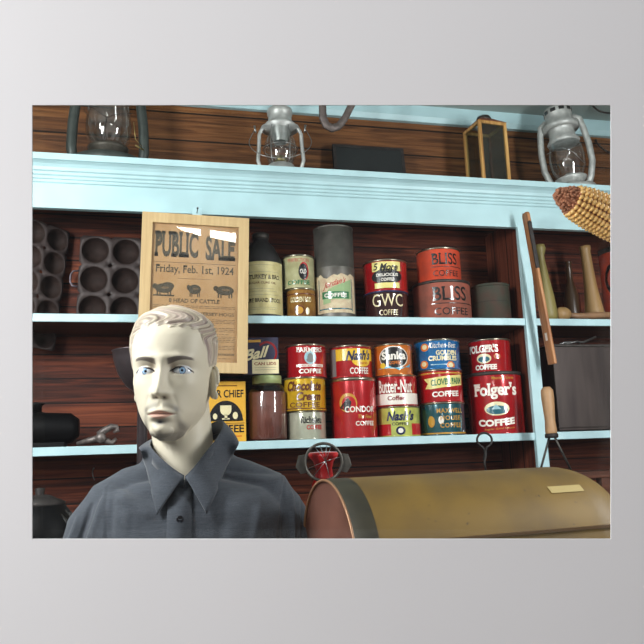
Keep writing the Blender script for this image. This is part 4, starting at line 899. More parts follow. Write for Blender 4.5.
# ------------------------------------------------------------------ gold round-topped case in front
def case():
    D = 1.11; a = atd(328, 560, D); az = 86.5; rad = .122; Lc = .502
    root = empty('barrel_case', tuple(a), 'gold-brown round-topped metal case with a brown left end, in the lower right foreground', 'case', rot=(0, R(-.5), R(90 - az)))
    gold = bpy.data.materials.new('dusty_gold'); gold.use_nodes = True; nt = gold.node_tree; bs = nt.nodes['Principled BSDF']; N = nt.nodes.new; L_ = nt.links.new
    tc = N('ShaderNodeTexCoord'); n1 = N('ShaderNodeTexNoise'); n1.inputs['Scale'].default_value = 7; n1.inputs['Detail'].default_value = 6; L_(tc.outputs['Object'], n1.inputs['Vector'])
    ra = N('ShaderNodeValToRGB'); e = ra.color_ramp.elements; e[0].position = .35; e[0].color = lin((80, 62, 35)) + (1,); e[1].position = .65; e[1].color = lin((118, 92, 38)) + (1,); L_(n1.outputs['Fac'], ra.inputs[0])
    n2 = N('ShaderNodeTexNoise'); n2.inputs['Scale'].default_value = 90; L_(tc.outputs['Object'], n2.inputs['Vector']); r2 = N('ShaderNodeValToRGB'); r2.color_ramp.elements[0].position = .70; r2.color_ramp.elements[1].position = .80; L_(n2.outputs['Fac'], r2.inputs[0])
    mx = N('ShaderNodeMix'); mx.data_type = 'RGBA'; L_(r2.outputs[0], mx.inputs[0]); L_(ra.outputs[0], mx.inputs[6]); mx.inputs[7].default_value = lin((70, 56, 34)) + (1,); L_(mx.outputs[2], bs.inputs['Base Color'])
    bs.inputs['Roughness'].default_value = .55; bs.inputs['Metallic'].default_value = .1
    DB = mat('dark_band', (56, 52, 40), .5, .2, scale=30, col2=(42, 40, 32)); BR = mat('brown_end', (112, 74, 62), .45, .1, scale=10, col2=(90, 58, 48))
    # lid: half-barrel surface, axis = local x, with rounded right end.  seam at z = zs
    zs = -.02 ; n = 40
    def ring(xx, rr, a0=-12, a1=192, e=.92):
        out = []
        for i in range(n + 1):
            t = R(a0 + (a1 - a0) * i / n); c_, s_ = math.cos(t), math.sin(t)
            out.append((xx, -rr * c_ * 1.15, rr * s_))
        return out
    xs = [(0, 1), (.035, 1), (.0351, 1), (.2, 1), (.4, 1), (Lc - .1, 1)] + [(Lc - .1 + .1 * math.sin(R(t)), (1 - .75 * (1 - math.cos(R(t))))) for t in range(9, 91, 9)]
    def skin(seq, m, name, par, cap0=False, cap1=False):
        vs = []; fs = []
        for xx, q in seq: vs += ring(xx, rad * q)
        k_ = n + 1
        for j in range(len(seq) - 1):
            for i in range(n): fs.append((j * k_ + i, j * k_ + i + 1, (j + 1) * k_ + i + 1, (j + 1) * k_ + i))
        if cap0: fs.append(tuple(range(k_)))
        if cap1: fs.append(tuple((len(seq) - 1) * k_ + i for i in range(k_)))
        b = MB(); b.add(vs, fs, m, True); return b
    b = skin([x for x in xs if x[0] >= .035], gold, 'lid', root, cap1=True); b.build('lid', root)
    b = skin([(.0, .99), (.001, 1.0), (.036, 1.003)], DB, 'band', root); b.build('end_band', root, label='dark band around the left end')
    b = MB(); 
    vs = [(0.0, 0, 0)]; 
    rg = ring(0, rad * .99); rg2 = ring(.004, rad * .93); rg3 = ring(.002, rad * .5)
    vs = rg + rg2 + rg3 + [(.0, 0, .02)]; k_ = n + 1; fs = []
    for i in range(n):
        fs += [(i, i + 1, k_ + i + 1, k_ + i), (k_ + i, k_ + i + 1, 2 * k_ + i + 1, 2 * k_ + i), (2 * k_ + i, 2 * k_ + i + 1, 3 * k_)]
    b.add(vs, fs, BR, True); b.build('end_panel', root, label='brown end panel')
    b = MB(); b.tube(ring(-.0005, rad * .985), .0022, mat('end_rim', (150, 112, 84), .35, .4), 8); b.build('end_rim', root)
    # lower body: shallow tray following lid's outline, lip at seam
    zl = rad * math.sin(R(17))
    yf = rad * 1.15 * math.cos(R(17))
    out = [(.036, -yf), (Lc - .1, -yf)] + [(Lc - .1 + .1 * math.sin(R(t)), -yf * (1 - .75 * (1 - math.cos(R(t))))) for t in range(10, 91, 10)]
    out = out + [(x, -y) for x, y in out[::-1]]
    b = MB(); b.prism([(x * 1.012 - .003, y * 1.05) for x, y in out], zl - .004, zl, mat('seam_brown', (86, 62, 34), .5, .2), 'Z'); b.prism([(x, y * 1.02) for x, y in out], zl - .19, zl - .004, gold, 'Z'); b.build('tray', root)
    # paper tab stuck on the front
    b = MB(); 
    for i in range(6):
        x0, x1 = .34, .40; t0, t1 = 180 - 147 + 0, 0
        a0_, a1_ = 44 + i * 1.1, 44 + (i + 1) * 1.1
        q = lambda x, t: (x, -rad * 1.008 * 1.15 * math.cos(R(t)), rad * 1.008 * math.sin(R(t)))
        b.add([q(x0, a0_), q(x1, a0_), q(x1, a1_), q(x0, a1_)], [(0, 1, 2, 3)], mat('tape', (168, 148, 96), .6))
    b.build('paper_tab', root, label='small pale paper tab')
    # plinth that carries it
    c0 = root.location; zz = c0.z + zl - .19
    b = MB(); b.box((.06, -.06, 0), (Lc + .05, .13, zz), mat('plinth_paint', (70, 62, 54), .7)); o = b.build('display_plinth', None, .004); o.location = (c0.x, c0.y, 0); o.rotation_euler = (0, 0, R(90 - az)); tag(o, 'plain dark display plinth under the round-topped case', 'plinth')
case()

# ------------------------------------------------------------------ corn cob
def corn():
    D = 1.02; A = atd(556, 193, D); B_ = atd(648, 236, D + .02); ax = B_ - A; L = ax.length; s = D / F
    root = empty('corn_cob', tuple(A), 'large dried yellow corn cob with a brown tip, hanging in the upper right corner', 'corn', rot=ax.to_track_quat('Z', 'Y').to_euler())
    def rad(t): return s * (3 + 17.5 * (1 - math.exp(-t / .16))) * (1 if t < .8 else 1 - (t - .8) * .6)
    k1 = mat('corn_kernel', (240, 192, 118), .35, var=.16, scale=120); k2 = mat('corn_tip', (170, 112, 80), .7, var=.25, scale=150); cobm = mat('cob_core', (140, 84, 56), .8)
    b = MB(); b.lathe([(rad(i / 20) * .86, L * i / 20) for i in range(21)], cobm, 28); b.build('cob', root)
    b = MB(); rows = 16; z = .19
    while z < 1.0:
        r = rad(z); kh = .0062
        for j in range(rows):
            a = 2 * math.pi * (j + .5 * 0) / rows + z * .35; X = T((0, 0, L * z)) @ RZ(math.degrees(a)) @ T((r * .93, 0, 0))
            w = math.pi * r / rows * .93; jt = random.uniform(.92, 1.05)
            b.sphere((0, 0, 0), (.0048 * jt, w, kh * .53), k1, 8, 6, X=X)
        z += kh / L * 1.0
    b.build('kernels', root)
    b = MB(); z = .01
    while z < .2:
        r = rad(z); 
        for j in range(16):
            a = 2 * math.pi * (j + random.random() * .5) / 16; X = T((0, 0, L * (z + random.uniform(-.008, .008)))) @ RZ(math.degrees(a)) @ T((r * .9, 0, 0))
            b.sphere((0, 0, 0), (.0035 * random.uniform(.6, 1.3), .0022, .0025), k2, 6, 5, X=X)
        z += .022
    b.sphere((.93 * rad(.2), 0, .2 * L), .001, k2)
    b.build('dry_tip', root, label='brown dried tip')
    b = MB(); p_ = root.rotation_euler.to_quaternion().inverted() @ (Vector((B_.x, B_.y, zt + .018)) - A); b.tube([(0, 0, L * .97), tuple(p_)], .0012, mat('twine', (170, 150, 110), .8), 6); b.build('string', root)
corn()
# ------------------------------------------------------------------ the mannequin
def np_mesh(name, V, Fc, mats, parent=None, smooth=True):
    me = bpy.data.meshes.new(name); me.from_pydata([tuple(v) for v in V], [], [tuple(f) for f in Fc])
    for m in mats: me.materials.append(m)
    me.polygons.foreach_set('use_smooth', [smooth] * len(me.polygons)); me.update()
    return obj(name, me, parent)
def interp(x, xs, ys):
    # smooth (pchip-like) interpolation
    xs = np.array(xs, float); ys = np.array(ys, float); h = np.diff(xs); d = np.diff(ys) / h
    m = np.zeros_like(ys); m[1:-1] = np.where(d[:-1] * d[1:] > 0, 2 * d[:-1] * d[1:] / (d[:-1] + d[1:] + 1e-12), 0); m[0] = d[0]; m[-1] = d[-1]
    x = np.clip(x, xs[0], xs[-1]); i = np.clip(np.searchsorted(xs, x) - 1, 0, len(h) - 1); t = (x - xs[i]) / h[i]
    return (2 * t**3 - 3 * t**2 + 1) * ys[i] + (t**3 - 2 * t**2 + t) * h[i] * m[i] + (-2 * t**3 + 3 * t**2) * ys[i + 1] + (t**3 - t**2) * h[i] * m[i + 1]
HSX = .955
HW_Z = [0, .008, .02, .035, .05, .07, .09, .11, .13, .15, .17, .19, .205, .217, .224, .2265]
HW = [.013, .023, .035, .046, .0535, .0595, .063, .0645, .0665, .069, .070, .067, .059, .044, .025, .0]
FW = [.066, .080, .0865, .0865, .087, .087, .0865, .0845, .0885, .0895, .0875, .079, .065, .045, .023, .0]
BW = [-.020, .0, .02, .035, .05, .068, .083, .093, .099, .101, .100, .092, .079, .056, .029, .0]
EX, EZ = .0300, .1115
def sstep(a, b_, x):
    t = np.clip((x - a) / (b_ - a), 0, 1); return t * t * (3 - 2 * t)
def G(x, z, cx, cz, sx, sz): return np.exp(-((x - cx) / sx) ** 2 - ((z - cz) / sz) ** 2)
def head_base(th, z):
    """th = 0 at the face (-y), positive to the figure's left (viewer's right)"""
    w = interp(z, HW_Z, HW); f = interp(z, HW_Z, FW); b_ = interp(z, HW_Z, BW)
    c, s_ = np.cos(th), np.sin(th)
    pc = np.where(c > 0, .86, .95)
    cc = np.sign(c) * np.abs(c) ** pc; ss = np.sign(s_) * np.abs(s_) ** .92
    y = np.where(c > 0, -f * cc, -b_ * cc)
    return w * ss, y
def eye_open(x, z):
    """> 0 inside the almond lid opening"""
    u = (np.abs(x) - EX) / .0162; top = .0062 * (1 - np.abs(u + .12) ** 2.1); bot = -.0052 * (1 - np.abs(u - .05) ** 2.2)
    zz = z - EZ - .0012 * u
    return np.where(np.abs(u) < 1.02, np.minimum(top - zz, zz - bot), -1)
def face_disp(x, z):
    ax = np.abs(x); d = 0
    # nose: ridge + tip + wings
    ridge = interp(z, [.056, .066, .0695, .074, .080, .092, .106, .116, .127, .14], [0, .001, .012, .0225, .0225, .0165, .0110, .0075, .0040, .0])
    sg = interp(z, [.06, .074, .082, .095, .11, .13], [.006, .0085, .0088, .0072, .0068, .010])
    d = d + ridge * np.exp(-(np.abs(x) / sg) ** 2.4)
    d = d + .0075 * G(ax, z, .0125, .0750, .0052, .0058)
    d = d - .004 * G(ax, z, .0060, .0675, .0036, .0026)      # nostrils
    # sockets, brow ridge, lids
    d = d - .0085 * G(ax, z, .0300, .1175, .0170, .0095) - .006 * G(ax, z, .0150, .1160, .0065, .009)
    d = d + .0045 * G(ax, z, .030, .1335, .019, .0065) + .002 * G(x, z, 0, .136, .012, .01)
    ev = (G(ax, z, EX, EZ, .0150, .0095)); d = d + .0062 * ev
    u = (ax - EX) / .0162; topz = EZ + .0012 * u + .0062 * (1 - np.abs(np.clip(u, -1, 1) + .12) ** 2.1)
    d = d - .0018 * np.exp(-((z - topz - .0042) / .0011) ** 2) * np.exp(-(u / .95) ** 4)      # lid crease
    d = d + .0012 * np.exp(-((z - topz - .0008) / .0011) ** 2) * np.exp(-(u / 1.0) ** 6)
    # cheeks, hollow, folds
    d = d + .0040 * G(ax, z, .046, .092, .016, .014) - .0028 * G(ax, z, .046, .055, .014, .018)
    d = d - .0016 * np.exp(-((ax - (.019 + (.074 - z) * .35)) / .0035) ** 2) * .7 * sstep(.038, .047, z) * (1 - sstep(.068, .076, z))
    d = d + .0035 * G(x, z, 0, .045, .026, .016)
    # lips
    wl = .0235
    lipw = np.clip(1 - (ax / wl) ** 2, 0, 1)
    up = .0052 * np.exp(-((z - .0455 - .0012 * np.cos(ax / .0075)) / .0034) ** 2) * lipw ** .8
    lo = .0062 * np.exp(-((z - .0368) / .0040) ** 2) * np.clip(1 - (ax / .0205) ** 2, 0, 1)
    cr = -.0044 * np.exp(-((z - .0413) / .0013) ** 2) * np.clip(1 - (ax / .026) ** 4, 0, 1)
    d = d + up + lo + cr
    d = d - .0013 * G(x, z, 0, .056, .0028, .006) - .0036 * G(x, z, 0, .0290, .016, .0040)
    d = d + .0075 * G(x, z, 0, .0135, .0155, .0110)
    return d
def head_xyz(th, z, off=0.0, eyes=True):
    x, y = head_base(th, z)
    front = np.clip(np.cos(th), 0, 1) ** .5
    y = y - face_disp(x, z) * np.where(np.cos(th) > 0, front, 0)
    if off is not None and np.any(off != 0):
        L_ = np.sqrt(x * x + y * y) + 1e-6; zc = .115
        n = np.stack([x / .075, y / .095, np.clip((z - zc), 0, 1) / .11 * 1.15], -1); n /= np.linalg.norm(n, axis=-1, keepdims=True) + 1e-9
        return np.stack([x + n[..., 0] * off, y + n[..., 1] * off, z + n[..., 2] * off], -1)
    return np.stack([x, y, z], -1)
def mannequin():
    D = 1.245; o0 = atd(187, 443, D)
    root = empty('mannequin', (o0.x, o0.y, 0), 'pale male mannequin with moulded blond hair and painted goatee, in a dark grey shirt', 'mannequin', rot=(0, R(0), 0))
    base = Vector((0, 0, o0.z)); lean = Matrix.Translation(base) @ Matrix.Rotation(R(2.0), 4, 'Y')
    HX = -.0245; HY = -.012; HYAW = -15.5; HPIT = 0.0
    Hm = lean @ T((HX, HY, .002)) @ Matrix.Rotation(R(HYAW), 4, 'Z') @ RY(-1.0)
    Hn = np.array(Hm); Hi = np.array(Hm.inverted()); Ln = np.array(lean)
    def xf(Mn, V): return V @ Mn[:3, :3].T + Mn[:3, 3]
    # --- skin: dense head grid + neck + ears, fused into one surface
    nt_, nz = 520, 360
    tt = np.linspace(-1, 1, nt_, endpoint=False); th = math.pi * (tt + .28 * np.sin(math.pi * tt) / math.pi * -1)   # denser at the face
    z1 = np.linspace(0, 1, nz); zz = .2265 * (z1 - .04 * np.sin(2 * math.pi * z1) / (2 * math.pi) * 0)
    zz = np.where(z1 > .85, .2265 * (1 - (1 - z1) ** 1.9 / (.15 ** .9)), .2265 * z1)
    TH, ZZ = np.meshgrid(th, zz)
    P = head_xyz(TH, ZZ)
    # carve the eye openings
    eo = eye_open(P[..., 0], P[..., 2]); frontm = np.cos(TH) > .3
    P[..., 1] += np.where(frontm, sstep(-.0003, .0006, eo) * .0048, 0)
    V = [P.reshape(-1, 3)]; Fc = []
    idx = np.arange(nt_ * nz).reshape(nz, nt_)
    a = idx[:-1]; b_ = np.roll(idx, -1, 1)[:-1]; c = np.roll(idx, -1, 1)[1:]; d = idx[1:]
    Fc += np.stack([a, b_, c, d], -1).reshape(-1, 4).tolist()
    Fc.append(list(range(nt_ - 1, -1, -1)))
    me = bpy.data.meshes.new('tmp'); bmv = xf(Hn, V[0])
    allv = [tuple(v) for v in bmv]; allf = [tuple(f) for f in Fc]
    def addmb(mb, X):
        n = len(allv)
        for v in mb.v: allv.append(tuple(X @ Vector(v)))
        for f in mb.f: allf.append(tuple(i + n for i in f))
    dm = WHITE
    # neck (in body coordinates)
    b = MB(); rows = []
    for (z, cx, cy, rx, ry) in ((.075, -.014, .018, .050, .052), (.03, -.010, .018, .0525, .056), (0, -.006, .015, .0525, .056), (-.03, -.001, .012, .054, .057), (-.05, 0, .012, .060, .060), (-.07, 0, .015, .085, .066), (-.09, 0, .015, .12, .07), (-.12, 0, .015, .15, .08), (-.2, 0, .015, .15, .085)):
        rows.append([(cx + rx * math.cos(2 * math.pi * i / 64), cy + ry * math.sin(2 * math.pi * i / 64), z) for i in range(64)])
    vs = [p for r_ in rows for p in r_]; fs = [(j * 64 + i, (j + 1) * 64 + i, (j + 1) * 64 + (i + 1) % 64, j * 64 + (i + 1) % 64) for j in range(len(rows) - 1) for i in range(64)] + [tuple(range(64)), tuple((len(rows) - 1) * 64 + i for i in range(63, -1, -1))]
    b.add(vs, fs, dm); addmb(b, lean)
    b = MB(); b.sphere((0, -.030, .018), (.030, .036, .018), dm, 32, 20); b.sphere((0, -.075, .016), (.020, .012, .014), dm, 32, 20); addmb(b, Hm)   # under-chin fullness
    # ears
    for sx in (-1, 1):
        b = MB(); X = T(((.0675 if sx > 0 else -.0625), (-.002 if sx > 0 else .010), .099)) @ RZ(36 if sx > 0 else -6) @ RX(-8)
        b.sphere((0, 0, 0), (.0045, .0145, .0250), dm, 24, 16, X=X)
        rim = [(sx * .004 * (1 + .4 * math.sin(R(q))), .0155 * math.cos(R(q)) * (1.0 if q < 90 or q > 270 else .9), .027 * math.sin(R(q)) + (0 if q < 200 else .001)) for q in range(-75, 205, 14)]
        b.tube(rim, [.0026] + [.0030] * (len(rim) - 2) + [.0024], dm, 10, X=X)
        b.sphere((sx * .002, -.005, -.0235), (.0038, .0065, .0075), dm, 16, 12, X=X)
        b.tube([(sx * .003, -.009, -.008), (sx * .0045, -.0115, -.001), (sx * .003, -.010, .006)], .0026, dm, 10, X=X)
        b.tube([(sx * .003, .002, -.014), (sx * .0042, .0075, -.004), (sx * .0042, .0065, .008), (sx * .003, .002, .015)], .0022, dm, 10, X=X)
        addmb(b, Hm)
    me.from_pydata(allv, [], allf); me.update()
    bmx = bmesh.new(); bmx.from_mesh(me); bmesh.ops.recalc_face_normals(bmx, faces=bmx.faces); bmx.to_mesh(me); bmx.free()
    skin = obj('body', me, root)
    rm = skin.modifiers.new('fuse', 'REMESH'); rm.mode = 'VOXEL'; rm.voxel_size = .0011; rm.use_smooth_shade = True
    sm = skin.modifiers.new('soft', 'SMOOTH'); sm.factor = .4; sm.iterations = 2
    dg = bpy.context.evaluated_depsgraph_get(); me2 = bpy.data.meshes.new_from_object(skin.evaluated_get(dg)); skin.modifiers.clear(); skin.data = me2; me2.name = 'body'
    n = len(me2.vertices); co_ = np.empty(n * 3); me2.vertices.foreach_get('co', co_); co_ = co_.reshape(-1, 3)
    q = xf(Hi, co_); x, y, z = q[:, 0], q[:, 1], q[:, 2]; ax = np.abs(x)
    skinc = np.array(lin((212, 202, 180))); col = np.tile(skinc, (n, 1))
    front = (y < -.03) & (z > -.01)
    def blend(mask, rgb):
        nonlocal col
        mk = np.clip(mask, 0, 1)[:, None] * front[:, None]; col = col * (1 - mk) + np.array(lin(rgb)) * mk
    # painted make-up of the mannequin
    wav = .5 + .5 * np.sin(x * 1500 + z * 400)
    # brows
    u = (ax - .010) / .039; bz = .1262 + .0062 * np.sin(np.clip(u, 0, 1) * 2.3); bt = .0050 * (1 - .6 * np.clip(u, 0, 1)) 
    blend(.95 * sstep(1.15, .75, np.abs(z - bz) / bt) * sstep(-.06, .05, u) * sstep(1.04, .9, u), (100, 90, 84))
    # eye shadow & lash line
    ue = (ax - EX) / .0162; eo = eye_open(x, z)
    blend(.30 * G(ax, z, .028, .1195, .018, .006), (150, 128, 116)); blend(.35 * G(ax, z, .0165, .118, .005, .008), (140, 120, 106))
    topz = EZ + .0012 * ue + .0062 * (1 - np.abs(np.clip(ue, -1.1, 1.1) + .12) ** 2.1)
    blend(1.0 * np.exp(-((z - topz - .0004) / .0013) ** 2) * (np.abs(ue) < 1.12), (40, 34, 36))
    botz = EZ + .0012 * ue - .0052 * (1 - np.abs(np.clip(ue, -1.1, 1.1) - .05) ** 2.2)
    blend(.55 * np.exp(-((z - botz + .0004) / .0010) ** 2) * (np.abs(ue) < 1.05), (90, 76, 74))
    blend(.7 * sstep(.0004, .0012, eo), (120, 96, 92))
    # lips
    wl = .0225; lz = .0413; hu = (.0062 + .0012 * np.cos(ax / .0065) - .0008) * (1 - (ax / wl) ** 2); hl = .0086 * (1 - (ax / .0212) ** 2)
    lip = np.where(z > lz, sstep(0, .0010, hu - (z - lz)), sstep(0, .0012, hl - (lz - z))) * (ax < wl)
    # beard shadow: moustache, goatee, chin strap
    BC = (104, 98, 92)
    mz = .0570 - .0045 * (ax / .022) ** 2
    mo = np.exp(-((z - mz + .0015) / .0052) ** 2) * sstep(.030, .024, ax) * sstep(.0022, .006, ax)
    side = np.exp(-((ax - .0262 - .0015 * np.sin(z * 90)) / .0046) ** 2) * sstep(.014, .026, z) * (1 - sstep(.048, .057, z))
    soul = G(x, z, 0, .0290, .0095, .0044)
    jaw = np.exp(-((np.sqrt((x / 1.30) ** 2 + ((z - .0260) / .95) ** 2) - .0235) / .0050) ** 2) * sstep(.036, .020, z)
    strap_ = np.exp(-((z - .004 - .9 * np.clip(ax - .02, 0, 1) * .55) / .0065) ** 2) * sstep(.052, .028, ax) * .75
    chinf = G(x, z, 0, .002, .030, .0090)
    beard = np.clip(.5 * mo + .42 * side + .6 * jaw + .35 * strap_ + .72 * chinf, 0, .76)
    blend(beard, BC); blend(1.0 * soul, (44, 46, 60)); blend(.5 * G(x, z, 0, .0335, .010, .002), (70, 64, 70))
    blend(.85 * lip, (196, 148, 130)); blend(.8 * np.exp(-((z - lz) / .0009) ** 2) * (ax < .0225), (120, 84, 78))
    blend(.9 * G(ax, z, .0062, .0680, .0034, .0018), (96, 76, 68))
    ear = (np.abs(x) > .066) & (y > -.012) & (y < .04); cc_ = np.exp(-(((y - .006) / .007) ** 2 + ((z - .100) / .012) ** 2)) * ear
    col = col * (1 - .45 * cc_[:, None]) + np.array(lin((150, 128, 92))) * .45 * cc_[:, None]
    at_ = me2.color_attributes.new('paint', 'FLOAT_COLOR', 'POINT'); buf = np.ones((n, 4)); buf[:, :3] = col; at_.data.foreach_set('color', buf.ravel())
    m, nt, bs = nmat('mannequin_skin'); an = nt.nodes.new('ShaderNodeAttribute'); an.attribute_name = 'paint'; nt.links.new(an.outputs['Color'], bs.inputs['Base Color'])
    bs.inputs['Roughness'].default_value = .48; bs.inputs['Subsurface Weight'].default_value = .0; bs.inputs['Specular IOR Level'].default_value = .4
    me2.materials.clear(); me2.materials.append(m)
    me2.polygons.foreach_set('use_smooth', [True] * len(me2.polygons))
    # --- eyes
    ew = mat('eye_white', (216, 218, 222), .2, spec=.6); ei = mat('eye_blue', (130, 168, 208), .15, scale=600, col2=(176, 204, 228)); er = mat('eye_ring', (44, 62, 100), .2); ep = mat('eye_pupil', (14, 16, 22), .1)
    for sx in (-1, 1):
        # depth of the surface at the eye centre
        thc = .38 * sx
        xs_, ys_ = head_base(np.array([thc]), np.array([EZ])); 
        # find theta with x = sx*EX
        tv = np.linspace(0, 1.2, 400); xv, yv = head_base(tv, np.full(400, EZ)); k_ = np.argmin(np.abs(xv - EX)); ysurf = yv[k_] - face_disp(np.array([EX]), np.array([EZ]))[0]
        re = .0125; cy = ysurf + re + .0002
        X = T((sx * (EX + .0008), cy - .0004, EZ - .0002)) @ RZ(sx * 27); b = MB(); b.sphere((0, .0012, 0), (re * 1.32, re, re), ew, 40, 28, X=X)
        gz = T((sx * EX + .0006, cy - .0006, EZ + .0004)) @ RZ(7) @ RX(0)
        for a0, a1, mm, lf in ((0, 9.5, ep, .0010), (9.5, 25, ei, .0008), (25, 29, er, .0007)):
            rings = [a0 + (a1 - a0) * i / 4 for i in range(5)]
            b.lathe([(re * math.sin(R(t)), re * math.cos(R(t)) + lf - .0008) for t in rings], mm, 40, cap=False, X=gz @ RX(90))
        o = b.build('eye', root); o.matrix_local = Hm
        # upper lashes
        b = MB(); pts = []
        for i in range(17):
            u_ = -1 + 2 * i / 16; zt__ = EZ + .0012 * u_ + .0062 * (1 - abs(u_ + .12) ** 2.1); xx = (EX + u_ * .0162)
            kk = np.argmin(np.abs(xv - xx)); xb, yb = head_base(np.array([tv[kk]]), np.array([zt__])); yy = yb[0] - face_disp(np.array([xx]), np.array([zt__]))[0]
            pts.append((sx * xx, yy - .0006 - .0014 * max(0, u_), zt__ + .0002))
        b.tube(pts, [.0006] + [.0013] * 15 + [.0008], mat('lash', (34, 28, 30), .6), 6); o = b.build('eyelash', root); o.matrix_local = Hm
    # --- moulded hair
    nt2, nz2 = 620, 300
    t2 = np.linspace(-math.pi, math.pi, nt2, endpoint=False); z2 = np.concatenate([np.linspace(.02, .19, nz2 - 90), .19 + (.2264 - .19) * (1 - (1 - np.linspace(0, 1, 91)[1:]) ** 1.9)])
    TT, Z2 = np.meshgrid(t2, z2); A_ = np.abs(TT)
    line = interp(np.degrees(A_), [0, 20, 38, 52, 62, 72, 80, 92, 100, 112, 130, 180], [.185, .184, .181, .172, .152, .134, .118, .126, .130, .118, .060, .040])
    line = line + .0025 * np.sin(TT * 23 + 1) * (A_ < 1.5) - .004 * np.exp(-((TT - .3) / .3) ** 2)
    line = line - .010 * np.exp(-((TT + 1.0) / .35) ** 2)
    dist = Z2 - line
    mask = sstep(-.003, .010, dist)
    # strands: swept across the crown from the figure's left towards his right, falling down the sides
    Hx, Hy = head_base(TT, Z2); cr = sstep(.165, .205, Z2)
    al = Hy * 1.0 + .35 * Hx + .55 * (Z2 - .19) + .004 * np.sin(Hx * 70 + 1)          # constant along a swept strand on the crown
    sd_ = np.arctan2(Hx, -Hy) * .075 + .30 * (Z2 - .15) + .003 * np.sin(Z2 * 120)      # on the sides the strands fall and lean back
    ph = al * cr + sd_ * (1 - cr)
    sp_ = np.sin(ph * 560 + 1.5 * np.sin(Hx * 55 + Z2 * 40)); sp2 = np.sin(ph * 1180 + 2.0 * np.sin(Hx * 40 - Z2 * 70)); sp3 = np.sin(ph * 240 + 1.2 * np.sin(Hx * 34 + 2))
    amp = .0009 * sp_ + .0004 * sp2 + .0014 * sp3
    thick = .0045 + .0050 * np.exp(-((TT + .1) / .9) ** 2) * sstep(.185, .215, Z2)
    thick = np.where(Z2 < .16, .0028 + (thick - .0028) * sstep(.1, .16, Z2), thick)
    off = mask * (thick + amp) - .0022
    HP = head_xyz(TT, Z2, off)
    vid = np.arange(nt2 * len(z2)).reshape(len(z2), nt2)
    a = vid[:-1]; b2 = np.roll(vid, -1, 1)[:-1]; c = np.roll(vid, -1, 1)[1:]; d = vid[1:]
    keep = (off[:-1] > -.0021) | (off[1:] > -.0021)
    Fh = np.stack([a, b2, c, d], -1)[keep].tolist(); Fh.append(vid[-1].tolist())
    used_ = np.unique(np.array([i for f in Fh for i in f])); mp_ = -np.ones(nt2 * len(z2), int); mp_[used_] = np.arange(len(used_))
    Vh = xf(Hn, HP.reshape(-1, 3))[used_]; Fh = [[int(mp_[i]) for i in f] for f in Fh]
    hm, nt, bs = nmat('moulded_hair'); an = nt.nodes.new('ShaderNodeAttribute'); an.attribute_name = 'tone'; nt.links.new(an.outputs['Color'], bs.inputs['Base Color']); bs.inputs['Roughness'].default_value = .42
    ho = np_mesh('hair', Vh, Fh, [hm], root)
    tone = np.clip(.55 + .25 * sp_ + .2 * sp2 + .3 * sp3, 0, 1)
    ca, cb, cc2 = np.array(lin((122, 106, 96))), np.array(lin((200, 188, 164))), np.array(lin((176, 150, 152)))
    hc = ca * (1 - tone[..., None]) + cb * tone[..., None]; mv = (.5 + .5 * np.sin(ph * 150 + 2))[..., None] * .35; hc = hc * (1 - mv) + cc2 * mv
    ed = sstep(.012, .0, dist)[..., None] * .55; hc = hc * (1 - ed) + np.array(lin((214, 204, 184))) * ed
    hc = hc.reshape(-1, 3)[used_]; buf = np.ones((len(used_), 4)); buf[:, :3] = hc
    ho.data.color_attributes.new('tone', 'FLOAT_COLOR', 'POINT').data.foreach_set('color', buf.ravel())
    # --- shirt
    cloth, nt, bs = nmat('grey_shirt_cloth'); N = nt.nodes.new; L = nt.links.new
    tc = N('ShaderNodeTexCoord'); mp2 = N('ShaderNodeMapping'); mp2.inputs['Scale'].default_value = (900, 900, 60); L(tc.outputs['Object'], mp2.inputs[0]); n1 = N('ShaderNodeTexNoise'); n1.inputs['Scale'].default_value = 1; L(mp2.outputs[0], n1.inputs['Vector'])
    mp3 = N('ShaderNodeMapping'); mp3.inputs['Scale'].default_value = (60, 60, 900); L(tc.outputs['Object'], mp3.inputs[0]); n2 = N('ShaderNodeTexNoise'); n2.inputs['Scale'].default_value = 1; L(mp3.outputs[0], n2.inputs['Vector'])
    ad = N('ShaderNodeMath'); ad.operation = 'ADD'; L(n1.outputs['Fac'], ad.inputs[0]); L(n2.outputs['Fac'], ad.inputs[1]); rr_ = N('ShaderNodeMapRange'); rr_.inputs[1].default_value = .7; rr_.inputs[2].default_value = 1.3; L(ad.outputs[0], rr_.inputs[0])
    mx = N('ShaderNodeMix'); mx.data_type = 'RGBA'; mx.inputs[6].default_value = lin((58, 62, 69)) + (1,); mx.inputs[7].default_value = lin((76, 81, 89)) + (1,); L(rr_.outputs[0], mx.inputs[0]); L(mx.outputs[2], bs.inputs['Base Color'])
    bs.inputs['Roughness'].default_value = .8; bs.inputs['Sheen Weight'].default_value = .25; bs.inputs['Specular IOR Level'].default_value = .2
    secs = [(-.060, .050, .062, .010), (-.064, .082, .068, .012), (-.068, .108, .074, .014), (-.076, .136, .082, .014), (-.090, .156, .090, .012), (-.112, .168, .098, .008), (-.15, .174, .106, .004), (-.20, .174, .110, .004), (-.27, .168, .112, .004), (-.36, .160, .108, .006), (-.46, .156, .102, .008)]
    rows = []; nn = 96
    for z, rx, ry, cy in secs:
        rows.append([(rx * np.sign(math.cos(t)) * abs(math.cos(t)) ** .8 + .010, cy + ry * np.sign(math.sin(t)) * abs(math.sin(t)) ** .85, z) for t in [2 * math.pi * i / nn for i in range(nn)]])
    b = MB(); vs = [p for r_ in rows for p in r_]; fs = [(j * nn + i, (j + 1) * nn + i, (j + 1) * nn + (i + 1) % nn, j * nn + (i + 1) % nn) for j in range(len(rows) - 1) for i in range(nn)] + [tuple(range(nn)), tuple((len(rows) - 1) * nn + i for i in range(nn - 1, -1, -1))]
    b.add(vs, fs, cloth)
